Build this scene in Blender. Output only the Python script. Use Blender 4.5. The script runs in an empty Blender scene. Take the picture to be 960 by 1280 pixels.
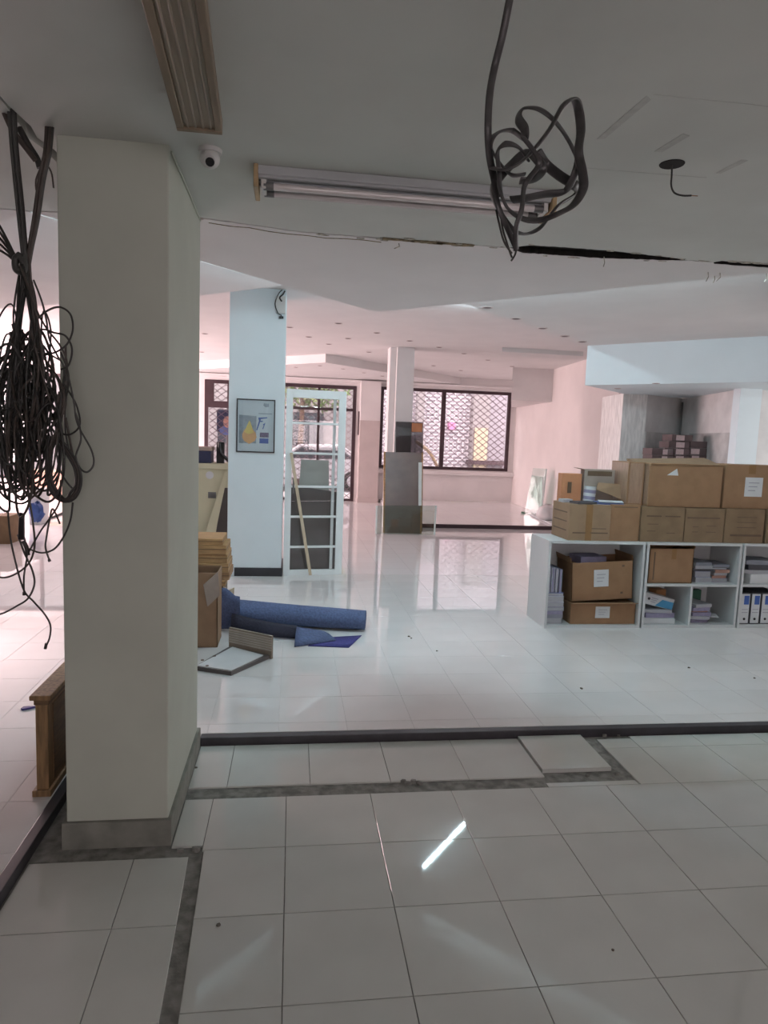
import bpy, bmesh, math, random
from mathutils import Vector, Matrix

# ------------------------------------------------------------------ camera
FPX, PITCH, YAW, ROLL = 850.0, 0.1088, 0.1355, 0.0362
CAM = Vector((0, 0, 1.7045))
scene = bpy.context.scene
col = scene.collection
fwd = Vector((math.sin(YAW)*math.cos(PITCH), math.cos(YAW)*math.cos(PITCH), -math.sin(PITCH)))
r0 = Vector((math.cos(YAW), -math.sin(YAW), 0)); u0 = r0.cross(fwd)
RT = r0*math.cos(ROLL) + u0*math.sin(ROLL)
UP = -r0*math.sin(ROLL) + u0*math.cos(ROLL)
cd = bpy.data.cameras.new('camera'); cam = bpy.data.objects.new('camera', cd); col.objects.link(cam)
cd.sensor_fit = 'HORIZONTAL'; cd.sensor_width = 36; cd.lens = FPX/960*36
cd.clip_start = 0.05; cd.clip_end = 200
mw = Matrix((RT, UP, -fwd)).transposed().to_4x4(); mw.translation = CAM
cam.matrix_world = mw
scene.camera = cam
# ------------------------------------------------------------------ view, world, added fill lights
vs = scene.view_settings
vs.view_transform = 'Standard'; vs.look = 'None'; vs.gamma = 1; vs.use_curve_mapping = False; vs.exposure = 0.0
w = bpy.data.worlds.new('world'); scene.world = w; w.use_nodes = True
bg = w.node_tree.nodes['Background']; bg.inputs[0].default_value = (1.0, 0.84, 0.87, 1); bg.inputs[1].default_value = 6.0
def area(name, loc, rot, sx, sy, power, color):
    l = bpy.data.lights.new(name, 'AREA'); l.shape = 'RECTANGLE'; l.size = sx; l.size_y = sy
    l.energy = power; l.color = color
    o = bpy.data.objects.new(name, l); o.location = loc; o.rotation_euler = rot; col.objects.link(o); return o
area('fill_left_wall', (-8.1, 14.4, 1.65), (0, math.radians(-90), 0), 2.3, 5.2, 800, (1.0, 0.735, 0.74))  # added area light out of view, pink fill for the far zone
area('fill_right_wall', (9.1, 5.6, 1.65), (0, math.radians(90), 0), 1.6, 2.6, 66, (0.93, 1.0, 0.96))  # added area light out of view, fill from the right
area('fill_back_wall', (1.5, -4.1, 1.7), (math.radians(90), 0, 0), 3.0, 1.6, 3, (0.82, 1.0, 0.90))  # added area light behind the camera, faint foreground fill
TUBE_STRENGTH = 130.0

# ------------------------------------------------------------------ helpers
def ray(px, py): return RT*((px-480)/FPX) - UP*((py-640)/FPX) + fwd
def PY(px, py, y):
    d = ray(px, py); return CAM + d*(y/d.y)
def PZ(px, py, z):
    d = ray(px, py); return CAM + d*((z-CAM.z)/d.z)
def proj(p):
    d = Vector(p)-CAM; zz = d.dot(fwd)
    if zz < 0.05: return None
    return 480+FPX*d.dot(RT)/zz, 640-FPX*d.dot(UP)/zz
def RECT(x0, y0, x1, y1, Y):
    a, b, c, d = PY(x0, y0, Y), PY(x1, y0, Y), PY(x0, y1, Y), PY(x1, y1, Y)
    return (a.x+c.x)/2, (b.x+d.x)/2, (c.z+d.z)/2, (a.z+b.z)/2     # X0 X1 Z0 Z1

ORG = {}
def org(o): return ORG.get(o.name, Vector((0, 0, 0)))
def tag(o, label=None, cat=None, group=None, kind=None):
    if label: o['label'] = label
    if cat: o['category'] = cat
    if group: o['group'] = group
    if kind: o['kind'] = kind
    return o
def T(name, label, cat, loc, group=None, kind=None):
    o = bpy.data.objects.new(name, None); o.location = Vector(loc); o.empty_display_size = 0.1
    col.objects.link(o); ORG[o.name] = Vector(loc)
    return tag(o, label, cat, group, kind)
def link(name, me, m, parent=None, loc=None):
    o = bpy.data.objects.new(name, me); col.objects.link(o)
    if m: 
        if not me.materials: me.materials.append(M[m])
    if parent: o.parent = parent; ORG[o.name] = org(parent)
    if loc is not None: o.location = loc
    return o

class MB:
    def __init__(s): s.v = []; s.f = []; s.sm = []
    def add(s, vs_, fs, smooth=False):
        b = len(s.v); s.v += [Vector(p) for p in vs_]
        s.f += [tuple(b+i for i in f) for f in fs]; s.sm += [smooth]*len(fs); return s
    def box(s, x0, x1, y0, y1, z0, z1):
        return s.prism([(x0, y0), (x1, y0), (x1, y1), (x0, y1)], z0, z1)
    def prism(s, poly, z0, z1):
        n = len(poly)
        a = sum(poly[i][0]*poly[(i+1) % n][1]-poly[(i+1) % n][0]*poly[i][1] for i in range(n))
        if a < 0: poly = poly[::-1]
        vs_ = [(p[0], p[1], z0) for p in poly]+[(p[0], p[1], z1) for p in poly]
        fs = [tuple(range(n-1, -1, -1)), tuple(range(n, 2*n))]+[(i, (i+1) % n, n+(i+1) % n, n+i) for i in range(n)]
        return s.add(vs_, fs)
    def hexa(s, bot, top):          # 4 bottom + 4 top points
        return s.add(list(bot)+list(top), [(3, 2, 1, 0), (4, 5, 6, 7), (0, 1, 5, 4), (1, 2, 6, 5), (2, 3, 7, 6), (3, 0, 4, 7)])
    def bar(s, a, b, wid, hei, up=(0, 0, 1)):
        a = Vector(a); b = Vector(b); d = (b-a).normalized(); u = Vector(up)
        sd = d.cross(u)
        if sd.length < 1e-4: sd = d.cross(Vector((1, 0, 0)))
        sd.normalize(); u = sd.cross(d).normalized(); sd *= wid/2; u *= hei/2
        return s.hexa([a-sd-u, a+sd-u, a+sd+u, a-sd+u], [b-sd-u, b+sd-u, b+sd+u, b-sd+u])
    def cyl(s, a, b, ra, rb=None, n=16, caps=True):
        rb = ra if rb is None else rb
        a = Vector(a); b = Vector(b); d = (b-a).normalized()
        e = d.orthogonal().normalized(); g = d.cross(e)
        vs_ = []
        for c, r in ((a, ra), (b, rb)):
            for i in range(n):
                t = 2*math.pi*i/n; vs_.append(c+e*(r*math.cos(t))+g*(r*math.sin(t)))
        s.add(vs_, [(i, (i+1) % n, n+(i+1) % n, n+i) for i in range(n)], True)
        if caps:
            s.add(vs_[:n], [tuple(range(n-1, -1, -1))]); s.add(vs_[n:], [tuple(range(n))])
        return s
    def sweep(s, pts, ra, rb=None, n=6, up=None):
        rb = ra if rb is None else rb
        pts = [Vector(p) for p in pts]; m = len(pts)
        e = None; vs_ = []
        for i, p in enumerate(pts):
            d = (pts[min(i+1, m-1)]-pts[max(i-1, 0)])
            if d.length < 1e-9: d = Vector((0, 0, 1))
            d.normalize()
            if e is None: e = (Vector(up) if up else d.orthogonal())
            e = e - d*e.dot(d)
            if e.length < 1e-6: e = d.orthogonal()
            e.normalize(); g = d.cross(e)
            for k in range(n):
                t = 2*math.pi*k/n; vs_.append(p+e*(ra*math.cos(t))+g*(rb*math.sin(t)))
        fs = [(i*n+k, i*n+(k+1) % n, (i+1)*n+(k+1) % n, (i+1)*n+k) for i in range(m-1) for k in range(n)]
        s.add(vs_, fs, True)
        s.add(vs_[:n], [tuple(range(n-1, -1, -1))]); s.add(vs_[-n:], [tuple(range(n))]); return s
    def rot(s, c, ang, axis='Z', frm=0):
        R = Matrix.Rotation(ang, 4, axis); c = Vector(c)
        for i in range(frm, len(s.v)): s.v[i] = R @ (s.v[i]-c)+c
        return s
    def mesh(s, name, o=Vector((0, 0, 0)), bevel=0):
        me = bpy.data.meshes.new(name)
        me.from_pydata([tuple(p-o) for p in s.v], [], s.f)
        me.polygons.foreach_set('use_smooth', s.sm)
        if bevel:
            bm = bmesh.new(); bm.from_mesh(me)
            bmesh.ops.remove_doubles(bm, verts=bm.verts, dist=1e-6)
            ed = [e for e in bm.edges if len(e.link_faces) == 2 and e.calc_face_angle(0) > 0.6]
            bmesh.ops.bevel(bm, geom=ed, offset=bevel, segments=2, affect='EDGES', profile=0.5, clamp_overlap=True)
            bm.to_mesh(me); bm.free()
        me.update(); return me
    def build(s, name, m, parent=None, bevel=0, label=None):
        if parent is not None:
            o = link(name, s.mesh(name, org(parent), bevel), m, parent)
        else:
            xs = [p.x for p in s.v]; ys = [p.y for p in s.v]; zs = [p.z for p in s.v]
            c = Vector(((min(xs)+max(xs))/2, (min(ys)+max(ys))/2, min(zs)))
            o = link(name, s.mesh(name, c, bevel), m, None, c); ORG[o.name] = c
        if label: o['label'] = label
        return o
def S(name, mb, m, label, cat='structure', parent=None, bevel=0):
    o = mb.build(name, m, parent, bevel)
    if parent is None: tag(o, label, cat, None, 'structure')
    return o
def spline(pts, per=8, closed=False):
    pts = [Vector(p) for p in pts]; out = []; n = len(pts)
    for i in range(n-1):
        p0, p1, p2, p3 = pts[max(i-1, 0)], pts[i], pts[i+1], pts[min(i+2, n-1)]
        for k in range(per):
            t = k/per; t2 = t*t; t3 = t2*t
            out.append(0.5*((2*p1)+(p2-p0)*t+(2*p0-5*p1+4*p2-p3)*t2+(3*p1-p0-3*p2+p3)*t3))
    out.append(pts[-1]); return out

# ------------------------------------------------------------------ materials
M = {}
def mat(name, c, rough=0.6, var=0.08, scale=6.0, bump=0.0, metal=0.0, c2=None, spec=0.5, lo=0.35, hi=0.65, rnd=0.0, detail=5.0, stretch=None):
    m = bpy.data.materials.new(name); m.use_nodes = True; nt = m.node_tree; N = nt.nodes; L = nt.links
    b = N['Principled BSDF']; b.inputs['Roughness'].default_value = rough; b.inputs['Metallic'].default_value = metal
    b.inputs['Specular IOR Level'].default_value = spec
    tc = N.new('ShaderNodeTexCoord'); no = N.new('ShaderNodeTexNoise')
    no.inputs['Scale'].default_value = scale; no.inputs['Detail'].default_value = detail
    if stretch:
        mp = N.new('ShaderNodeMapping'); mp.inputs['Scale'].default_value = stretch
        L.new(tc.outputs['Object'], mp.inputs[0]); L.new(mp.outputs[0], no.inputs['Vector'])
    else: L.new(tc.outputs['Object'], no.inputs['Vector'])
    cr = N.new('ShaderNodeValToRGB'); cr.color_ramp.elements[0].position = lo; cr.color_ramp.elements[1].position = hi
    a = c2 if c2 else tuple(x*(1-var) for x in c)
    bcol = c if c2 else tuple(min(1, x*(1+var*0.5)) for x in c)
    cr.color_ramp.elements[0].color = (*a, 1); cr.color_ramp.elements[1].color = (*bcol, 1)
    L.new(no.outputs['Fac'], cr.inputs[0])
    out = cr.outputs[0]
    if rnd:
        oi = N.new('ShaderNodeObjectInfo'); mr = N.new('ShaderNodeMapRange')
        mr.inputs['To Min'].default_value = 1-rnd; mr.inputs['To Max'].default_value = 1.0
        L.new(oi.outputs['Random'], mr.inputs['Value'])
        mx = N.new('ShaderNodeMix'); mx.data_type = 'RGBA'; mx.blend_type = 'MULTIPLY'; mx.inputs['Factor'].default_value = 1
        L.new(out, mx.inputs['A']); L.new(mr.outputs[0], mx.inputs['B']); out = mx.outputs['Result']
    L.new(out, b.inputs['Base Color'])
    if bump:
        bp = N.new('ShaderNodeBump'); bp.inputs['Strength'].default_value = bump; bp.inputs['Distance'].default_value = 0.01
        L.new(no.outputs['Fac'], bp.inputs['Height']); L.new(bp.outputs[0], b.inputs['Normal'])
    M[name] = m; return m
def emit(name, c, s):
    m = bpy.data.materials.new(name); m.use_nodes = True; nt = m.node_tree
    b = nt.nodes['Principled BSDF']; b.inputs['Base Color'].default_value = (*c, 1)
    b.inputs['Emission Color'].default_value = (*c, 1); b.inputs['Emission Strength'].default_value = s; M[name] = m
def glass(name, tint=(1, 1, 1), gloss=0.08, rough=0.0):
    m = bpy.data.materials.new(name); m.use_nodes = True; nt = m.node_tree; N = nt.nodes; L = nt.links
    N.remove(N['Principled BSDF'])
    t = N.new('ShaderNodeBsdfTransparent'); t.inputs[0].default_value = (*tint, 1)
    g = N.new('ShaderNodeBsdfGlossy'); g.inputs['Roughness'].default_value = rough
    mx = N.new('ShaderNodeMixShader'); mx.inputs[0].default_value = gloss
    L.new(t.outputs[0], mx.inputs[1]); L.new(g.outputs[0], mx.inputs[2]); L.new(mx.outputs[0], N['Material Output'].inputs[0]); M[name] = m
def tiled(name, base, grout, size, ox, oy, rough, mortar=0.004):
    m = bpy.data.materials.new(name); m.use_nodes = True; nt = m.node_tree; N = nt.nodes; L = nt.links
    b = N['Principled BSDF']; b.inputs['Roughness'].default_value = rough
    g = N.new('ShaderNodeNewGeometry'); mp = N.new('ShaderNodeMapping'); mp.inputs['Location'].default_value = (-ox+size*100, -oy+size*100, 0)
    br = N.new('ShaderNodeTexBrick'); br.offset = 0; br.squash = 1
    br.inputs['Scale'].default_value = 1; br.inputs['Brick Width'].default_value = size; br.inputs['Row Height'].default_value = size
    br.inputs['Mortar Size'].default_value = mortar; br.inputs['Mortar Smooth'].default_value = 0.1
    br.inputs['Color1'].default_value = (*base, 1); br.inputs['Color2'].default_value = (*[x*0.95 for x in base], 1); br.inputs['Mortar'].default_value = (*grout, 1)
    L.new(g.outputs['Position'], mp.inputs[0]); L.new(mp.outputs[0], br.inputs[0]); L.new(br.outputs['Color'], b.inputs['Base Color']); M[name] = m

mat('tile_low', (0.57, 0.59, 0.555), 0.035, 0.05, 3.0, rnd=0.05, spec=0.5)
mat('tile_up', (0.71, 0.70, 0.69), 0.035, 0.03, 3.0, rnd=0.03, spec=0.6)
tiled('tile_far', (0.76, 0.74, 0.74), (0.60, 0.58, 0.58), 0.39, -0.05, 4.605, 0.035, 0.003)
mat('grout', (0.16, 0.155, 0.15), 0.9, 0.3, 14, 0.3)
mat('grout_up', (0.64, 0.63, 0.62), 0.9, 0.1, 14)
mat('concrete', (0.24, 0.24, 0.22), 0.95, 0.35, 22, 0.9)
mat('kerb_metal', (0.045, 0.043, 0.05), 0.45, 0.25, 9, 0.05)
mat('pillar_paint', (0.47, 0.505, 0.435), 0.7, 0.05, 3, 0.03)
mat('plinth_cement', (0.225, 0.23, 0.20), 0.85, 0.25, 9, 0.3)
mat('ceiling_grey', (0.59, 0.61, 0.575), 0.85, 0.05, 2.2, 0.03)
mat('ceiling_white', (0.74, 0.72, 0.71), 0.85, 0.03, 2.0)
mat('wall_white', (0.76, 0.72, 0.71), 0.8, 0.05, 2.0)
mat('wall_patched', (0.74, 0.68, 0.66), 0.85, 0.06, 1.1, 0.05)
mat('wall_stained', (0.66, 0.65, 0.64), 0.85, 0.16, 2.6, 0.05)
mat('wall_dado', (0.48, 0.475, 0.465), 0.8, 0.3, 3.0, 0.05)
mat('wall_stripped', (0.78, 0.76, 0.74), 0.9, 0.18, 5.0, 0.3, stretch=(6, 6, 1.0))
mat('dado', (0.58, 0.50, 0.48), 0.8, 0.06, 3)
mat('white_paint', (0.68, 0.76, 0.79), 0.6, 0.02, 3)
mat('black_skirt', (0.02, 0.021, 0.025), 0.5, 0.2, 5)
mat('frame_dark', (0.045, 0.022, 0.028), 0.5, 0.15, 5)
mat('grille_steel', (0.20, 0.14, 0.16), 0.6, 0.1, 8)
glass('clear_glass', (0.97, 0.97, 0.97), 0.05)
glass('sheet_glass', (0.84, 0.91, 0.89), 0.09, 0.02)
glass('smoke_glass', (0.42, 0.40, 0.42), 0.10, 0.03)
mat('glass_edge', (0.75, 0.83, 0.81), 0.3, 0.05, 5)
mat('door_white', (0.74, 0.78, 0.78), 0.45, 0.03, 5)
mat('cardboard', (0.285, 0.163, 0.085), 0.85, 0.10, 9, 0.08)
mat('cardboard_dark', (0.21, 0.138, 0.078), 0.85, 0.12, 9, 0.08)
mat('cardboard_pale', (0.29, 0.19, 0.115), 0.85, 0.10, 9, 0.08)
mat('cardboard_grey', (0.33, 0.27, 0.23), 0.85, 0.10, 9, 0.08)
mat('cardboard_orange', (0.50, 0.22, 0.11), 0.8, 0.10, 9)
mat('tape', (0.27, 0.155, 0.07), 0.25, 0.08, 14)
mat('clear_tape', (0.36, 0.235, 0.165), 0.14, 0.12, 18, 0.6, stretch=(3, 3, .6))
mat('ink', (0.12, 0.075, 0.045), 0.8, 0.1, 20)
mat('label_white', (0.60, 0.62, 0.63), 0.6, 0.04, 10)
mat('label_ink', (0.30, 0.31, 0.36), 0.6, 0.1, 10)
mat('paper', (0.40, 0.40, 0.43), 0.7, 0.1, 40, stretch=(1, 1, 9))
mat('paper_lilac', (0.28, 0.26, 0.38), 0.7, 0.12, 30)
mat('book_blue', (0.10, 0.14, 0.33), 0.5, 0.1, 10)
mat('book_grey', (0.24, 0.25, 0.29), 0.6, 0.1, 10)
mat('book_dark', (0.055, 0.055, 0.065), 0.5, 0.1, 10)
mat('book_red', (0.42, 0.22, 0.17), 0.6, 0.1, 10)
mat('book_green', (0.05, 0.14, 0.09), 0.6, 0.1, 10)
mat('book_orange', (0.45, 0.22, 0.09), 0.6, 0.1, 10)
mat('cyan_print', (0.07, 0.31, 0.55), 0.4, 0.1, 10)
mat('blue_print', (0.05, 0.12, 0.40), 0.4, 0.1, 10)
mat('shelf_white', (0.58, 0.60, 0.60), 0.4, 0.02, 4)
mat('carpet_blue', (0.085, 0.115, 0.22), 0.95, 0.22, 60, 0.4)
mat('carpet_dark', (0.022, 0.022, 0.04), 0.95, 0.2, 60, 0.3)
mat('carpet_violet', (0.045, 0.045, 0.19), 0.95, 0.2, 60, 0.3)
mat('cable', (0.030, 0.029, 0.026), 0.5, 0.3, 20)
mat('cable_grey', (0.055, 0.056, 0.052), 0.5, 0.2, 20)
mat('cable_brown', (0.062, 0.050, 0.042), 0.5, 0.2, 20)
mat('cable_ribbon', (0.060, 0.058, 0.058), 0.45, 0.25, 20)
mat('copper', (0.4, 0.2, 0.1), 0.4, 0.1, 20, metal=1)
mat('wood', (0.27, 0.165, 0.075), 0.55, 0.35, 8, 0.05, stretch=(8, 8, 1))
mat('wood_dark', (0.15, 0.088, 0.042), 0.6, 0.3, 8, stretch=(1, 1, 8))
mat('wood_pale', (0.55, 0.45, 0.32), 0.6, 0.15, 8, stretch=(6, 6, 1))
mat('wood_flat', (0.40, 0.235, 0.105), 0.7, 0.25, 7, 0.05, stretch=(1, 6, 6))
mat('cream_panel', (0.58, 0.57, 0.40), 0.6, 0.05, 3)
mat('lamp_frame', (0.22, 0.165, 0.105), 0.5, 0.15, 6, stretch=(6, 1, 1))
mat('lamp_cover', (0.26, 0.21, 0.15), 0.35, 0.12, 5, 0.03, stretch=(14, 1, 1))
mat('batten_metal', (0.42, 0.44, 0.45), 0.35, 0.05, 5)
mat('tube_off', (0.66, 0.62, 0.61), 0.12, 0.04, 5, spec=0.8)
mat('tan_plastic', (0.42, 0.30, 0.16), 0.5, 0.15, 10)
mat('grey_metal', (0.16, 0.16, 0.16), 0.4, 0.1, 8, metal=0.3)
mat('plastic_white', (0.62, 0.62, 0.60), 0.35, 0.03, 6)
mat('plastic_black', (0.014, 0.014, 0.016), 0.3, 0.2, 6)
mat('hole_shade', (0.015, 0.013, 0.012), 0.95, 0.3, 20)  # near-black stand-in for shade in the crack and the wire hole
mat('plaster_edge', (0.50, 0.48, 0.42), 0.95, 0.4, 40, 0.8)
mat('damp', (0.24, 0.19, 0.11), 0.95, 0.5, 45, 0.8)
mat('scuff', (0.50, 0.51, 0.485), 0.9, 0.1, 20)
mat('downlight_dark', (0.05, 0.03, 0.03), 0.5, 0.2, 8)
mat('downlight_ring', (0.50, 0.42, 0.41), 0.4, 0.1, 8)
mat('mirror_brown', (0.16, 0.11, 0.095), 0.28, 0.25, 2.5, spec=0.8)
mat('mirror_grey', (0.23, 0.25, 0.25), 0.12, 0.15, 2.5, spec=0.8)
mat('board_dark', (0.085, 0.075, 0.072), 0.4, 0.15, 3)
mat('board_green', (0.34, 0.37, 0.34), 0.3, 0.1, 3)
mat('rib_pale', (0.40, 0.37, 0.32), 0.8, 0.1, 9); mat('rib_back', (0.24, 0.20, 0.16), 0.8, 0.1, 9)
mat('navy', (0.02, 0.025, 0.07), 0.6, 0.15, 6)
mat('print_sky', (0.52, 0.62, 0.66), 0.4, 0.03, 6)
mat('print_grey', (0.28, 0.35, 0.40), 0.4, 0.2, 14)
mat('print_pear', (0.62, 0.36, 0.16), 0.4, 0.12, 6)
mat('print_yellow', (0.66, 0.55, 0.16), 0.4, 0.12, 6)
mat('print_blue', (0.06, 0.12, 0.36), 0.4, 0.1, 6)
mat('print_purple', (0.16, 0.13, 0.22), 0.4, 0.4, 60)
mat('skin_print', (0.52, 0.28, 0.22), 0.5, 0.2, 14)
mat('bag_blue', (0.03, 0.08, 0.26), 0.6, 0.2, 12)
mat('plastic_bag', (0.72, 0.70, 0.70), 0.4, 0.08, 8)
mat('terracotta', (0.50, 0.30, 0.24), 0.8, 0.15, 6)
mat('debris', (0.14, 0.12, 0.10), 0.9, 0.3, 30)
mat('violet_plastic', (0.05, 0.04, 0.20), 0.4, 0.1, 10)
# outdoors
mat('asphalt', (0.20, 0.19, 0.20), 0.9, 0.15, 6)
mat('pavement', (0.34, 0.32, 0.32), 0.9, 0.1, 4)
mat('render_pale', (0.27, 0.255, 0.255), 0.9, 0.05, 3)
mat('shutter_grey', (0.28, 0.265, 0.29), 0.7, 0.1, 3)
mat('gate_yellow', (0.46, 0.40, 0.28), 0.7, 0.12, 6)
mat('leaf', (0.12, 0.20, 0.06), 0.7, 0.4, 6)
mat('leaf_light', (0.17, 0.22, 0.09), 0.7, 0.3, 6)
mat('bark', (0.16, 0.11, 0.08), 0.9, 0.3, 9)
mat('car_white', (0.42, 0.42, 0.44), 0.25, 0.02, 3, spec=0.7)
mat('car_glass', (0.05, 0.055, 0.065), 0.1, 0.1, 3, spec=0.8)
mat('rubber', (0.02, 0.02, 0.02), 0.8, 0.2, 9)
mat('sign_pink', (0.50, 0.20, 0.36), 0.5, 0.06, 5)
mat('pipe_yellow', (0.30, 0.22, 0.13), 0.5, 0.1, 5)
def brickmat():
    m = bpy.data.materials.new('facade_brick'); m.use_nodes = True; nt = m.node_tree; N = nt.nodes; L = nt.links
    b = N['Principled BSDF']; b.inputs['Roughness'].default_value = 0.9
    tc = N.new('ShaderNodeTexCoord'); sp = N.new('ShaderNodeSeparateXYZ'); cb = N.new('ShaderNodeCombineXYZ')
    L.new(tc.outputs['Object'], sp.inputs[0]); L.new(sp.outputs[0], cb.inputs[0]); L.new(sp.outputs[2], cb.inputs[1])
    br = N.new('ShaderNodeTexBrick'); br.inputs['Scale'].default_value = 1
    br.inputs['Brick Width'].default_value = 0.40; br.inputs['Row Height'].default_value = 0.14; br.inputs['Mortar Size'].default_value = 0.018
    br.inputs['Color1'].default_value = (0.33, 0.31, 0.335, 1); br.inputs['Color2'].default_value = (0.25, 0.235, 0.26, 1); br.inputs['Mortar'].default_value = (0.60, 0.57, 0.59, 1)
    L.new(cb.outputs[0], br.inputs[0]); L.new(br.outputs[0], b.inputs['Base Color']); M['facade_brick'] = m
brickmat()
emit('tube_lit', (0.66, 0.91, 1.0), TUBE_STRENGTH)
rng = random.Random(7)

# ================================================================== SETTING
ZU = 0.04                      # raised floor level
ZC, ZT, ZH = 2.76, 2.97, 3.32  # front ceiling, middle tier, main ceiling
XL, XR, YB, YF = -8.0, 9.0, -4.0, 17.5
# ---- lower floor
fl = S('floor', MB().box(-1.02, XR, YB, 3.66, -0.2, -0.008), 'concrete', 'sunken tiled floor in the foreground in front of the dark kerb')
cache = {}
def tile(parent, poly, z, m, th=0.02):
    c = Vector((sum(p[0] for p in poly)/len(poly), sum(p[1] for p in poly)/len(poly), z-th))
    key = (m, tuple((round(p[0]-c.x, 4), round(p[1]-c.y, 4)) for p in poly))
    if key not in cache:
        n = len(poly); g, ch = (0.0013, 0.0014) if m == 'tile_low' else (0.001, 0.0007)
        def inset(d):
            out = []
            for (x, y) in poly:
                out.append((c.x+(x-c.x)*(1-d/max(abs(x-c.x), .02)), c.y+(y-c.y)*(1-d/max(abs(y-c.y), .02))))
            return out
        a, b = inset(g), inset(g+ch)
        vs_ = [(p[0], p[1], z-th) for p in a]+[(p[0], p[1], z-ch) for p in a]+[(p[0], p[1], z) for p in b]
        fs = [tuple(range(2*n, 3*n))]+[(i, (i+1) % n, n+(i+1) % n, n+i) for i in range(n)]+[(n+i, n+(i+1) % n, 2*n+(i+1) % n, 2*n+i) for i in range(n)]
        mb = MB(); mb.add(vs_, fs); me = mb.mesh('tile', c); me.materials.append(M[m]); cache[key] = me
    o = bpy.data.objects.new('tile', cache[key]); col.objects.link(o); o.parent = parent
    o.location = c-org(parent); ORG[o.name] = org(parent); return o
def q(x0, x1, y0, y1): return [(x0, y0), (x1, y0), (x1, y1), (x0, y1)]
gx = [0.0024+0.4*k for k in range(0, 14)]
gy = [3.083-0.4*n for n in range(0, 6)]
sl = lambda y: -0.33+(2.71-y)*0.0395           # right lip of the cut channel
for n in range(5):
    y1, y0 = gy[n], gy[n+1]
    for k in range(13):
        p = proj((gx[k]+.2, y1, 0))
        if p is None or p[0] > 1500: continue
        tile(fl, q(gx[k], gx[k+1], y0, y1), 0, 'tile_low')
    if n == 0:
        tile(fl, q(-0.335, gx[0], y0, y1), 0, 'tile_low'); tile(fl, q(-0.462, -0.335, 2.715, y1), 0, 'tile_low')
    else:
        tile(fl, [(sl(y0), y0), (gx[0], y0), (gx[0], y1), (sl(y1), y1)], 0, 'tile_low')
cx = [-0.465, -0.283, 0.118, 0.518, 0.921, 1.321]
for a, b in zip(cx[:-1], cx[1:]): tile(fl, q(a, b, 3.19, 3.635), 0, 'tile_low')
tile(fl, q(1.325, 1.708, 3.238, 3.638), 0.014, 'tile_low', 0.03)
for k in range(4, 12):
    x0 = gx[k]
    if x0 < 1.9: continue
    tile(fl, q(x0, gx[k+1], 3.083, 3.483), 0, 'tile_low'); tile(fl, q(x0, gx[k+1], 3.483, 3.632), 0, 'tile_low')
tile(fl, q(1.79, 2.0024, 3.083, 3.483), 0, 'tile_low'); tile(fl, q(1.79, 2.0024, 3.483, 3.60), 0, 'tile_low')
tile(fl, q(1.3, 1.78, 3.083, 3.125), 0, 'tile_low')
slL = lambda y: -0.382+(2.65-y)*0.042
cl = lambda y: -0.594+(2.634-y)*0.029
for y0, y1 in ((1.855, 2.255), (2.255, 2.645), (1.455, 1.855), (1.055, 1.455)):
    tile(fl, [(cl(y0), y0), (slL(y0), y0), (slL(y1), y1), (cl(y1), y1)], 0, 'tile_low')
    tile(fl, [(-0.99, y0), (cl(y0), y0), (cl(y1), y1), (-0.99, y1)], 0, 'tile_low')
# rubble and mortar left in the cut channels
for (x, y, s) in [(0.60, 3.17, .03), (0.63, 3.18, .024), (0.66, 3.165, .02), (0.58, 3.185, .018), (-0.36, 2.69, .02), (-0.42, 2.69, .018), (1.80, 3.66, .02), (1.86, 3.64, .016), (1.95, 3.645, .014), (1.72, 3.2, .016), (1.55, 3.19, .014)]:
    b = MB(); pts = []
    for i in range(7): pts.append((x+s*rng.uniform(.5, 1)*math.cos(i*.9), y+s*.6*rng.uniform(.5, 1)*math.sin(i*.9)))
    b.prism(pts, -0.012, rng.uniform(.003, .012)); b.build('mortar_lump', 'concrete', fl)
# ---- raised floor
rf = S('floor_raised', MB().prism([(-1.02, YB), (-1.02, 3.66), (XR, 3.66), (XR, 8.115), (XL, 8.115), (XL, YB)], -0.2, ZU-0.002), 'grout_up', 'raised floor of glossy white tiles behind the dark kerb')
MB().box(XL, XR, 8.117, YF+.2, -0.2, ZU).build('far_tiling', 'tile_far', rf)
ux = [-0.05+0.39*k for k in range(-12, 14)]
uy = [4.605+0.39*k for k in range(-8, 10)]
for i in range(len(ux)-1):
    for j in range(len(uy)-1):
        x0, x1, y0, y1 = ux[i], ux[i+1], uy[j], uy[j+1]
        if x1 > -1.05: y0 = max(y0, 3.705)
        if x1 > -1.05 and x0 < -1.045 and uy[j] < 3.70:
            x1 = -1.045; y0 = uy[j]
        if y1-y0 < .03 or y0 < 1.9: continue
        ps = [proj((x, y, ZU)) for x in (x0, x1) for y in (y0, y1)]
        if any(p is None for p in ps): continue
        if max(p[0] for p in ps) < -70 or min(p[0] for p in ps) > 1030 or min(p[1] for p in ps) > 1290: continue
        if all(85 < p[0] < 205 for p in ps): continue
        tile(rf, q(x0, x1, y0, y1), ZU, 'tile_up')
# ---- kerbs
k1 = S('trim_1', MB().box(-0.47, XR, 3.645, 3.70, -0.02, ZU+.002), 'kerb_metal', 'dark metal kerb along the step between the two floors', 'kerb', bevel=0.004)
k2 = S('trim_2', MB().box(-1.045, -1.0, YB, 3.75, -0.02, ZU+.002), 'kerb_metal', 'dark metal kerb left of the front pillar', 'kerb', bevel=0.004)
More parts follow.
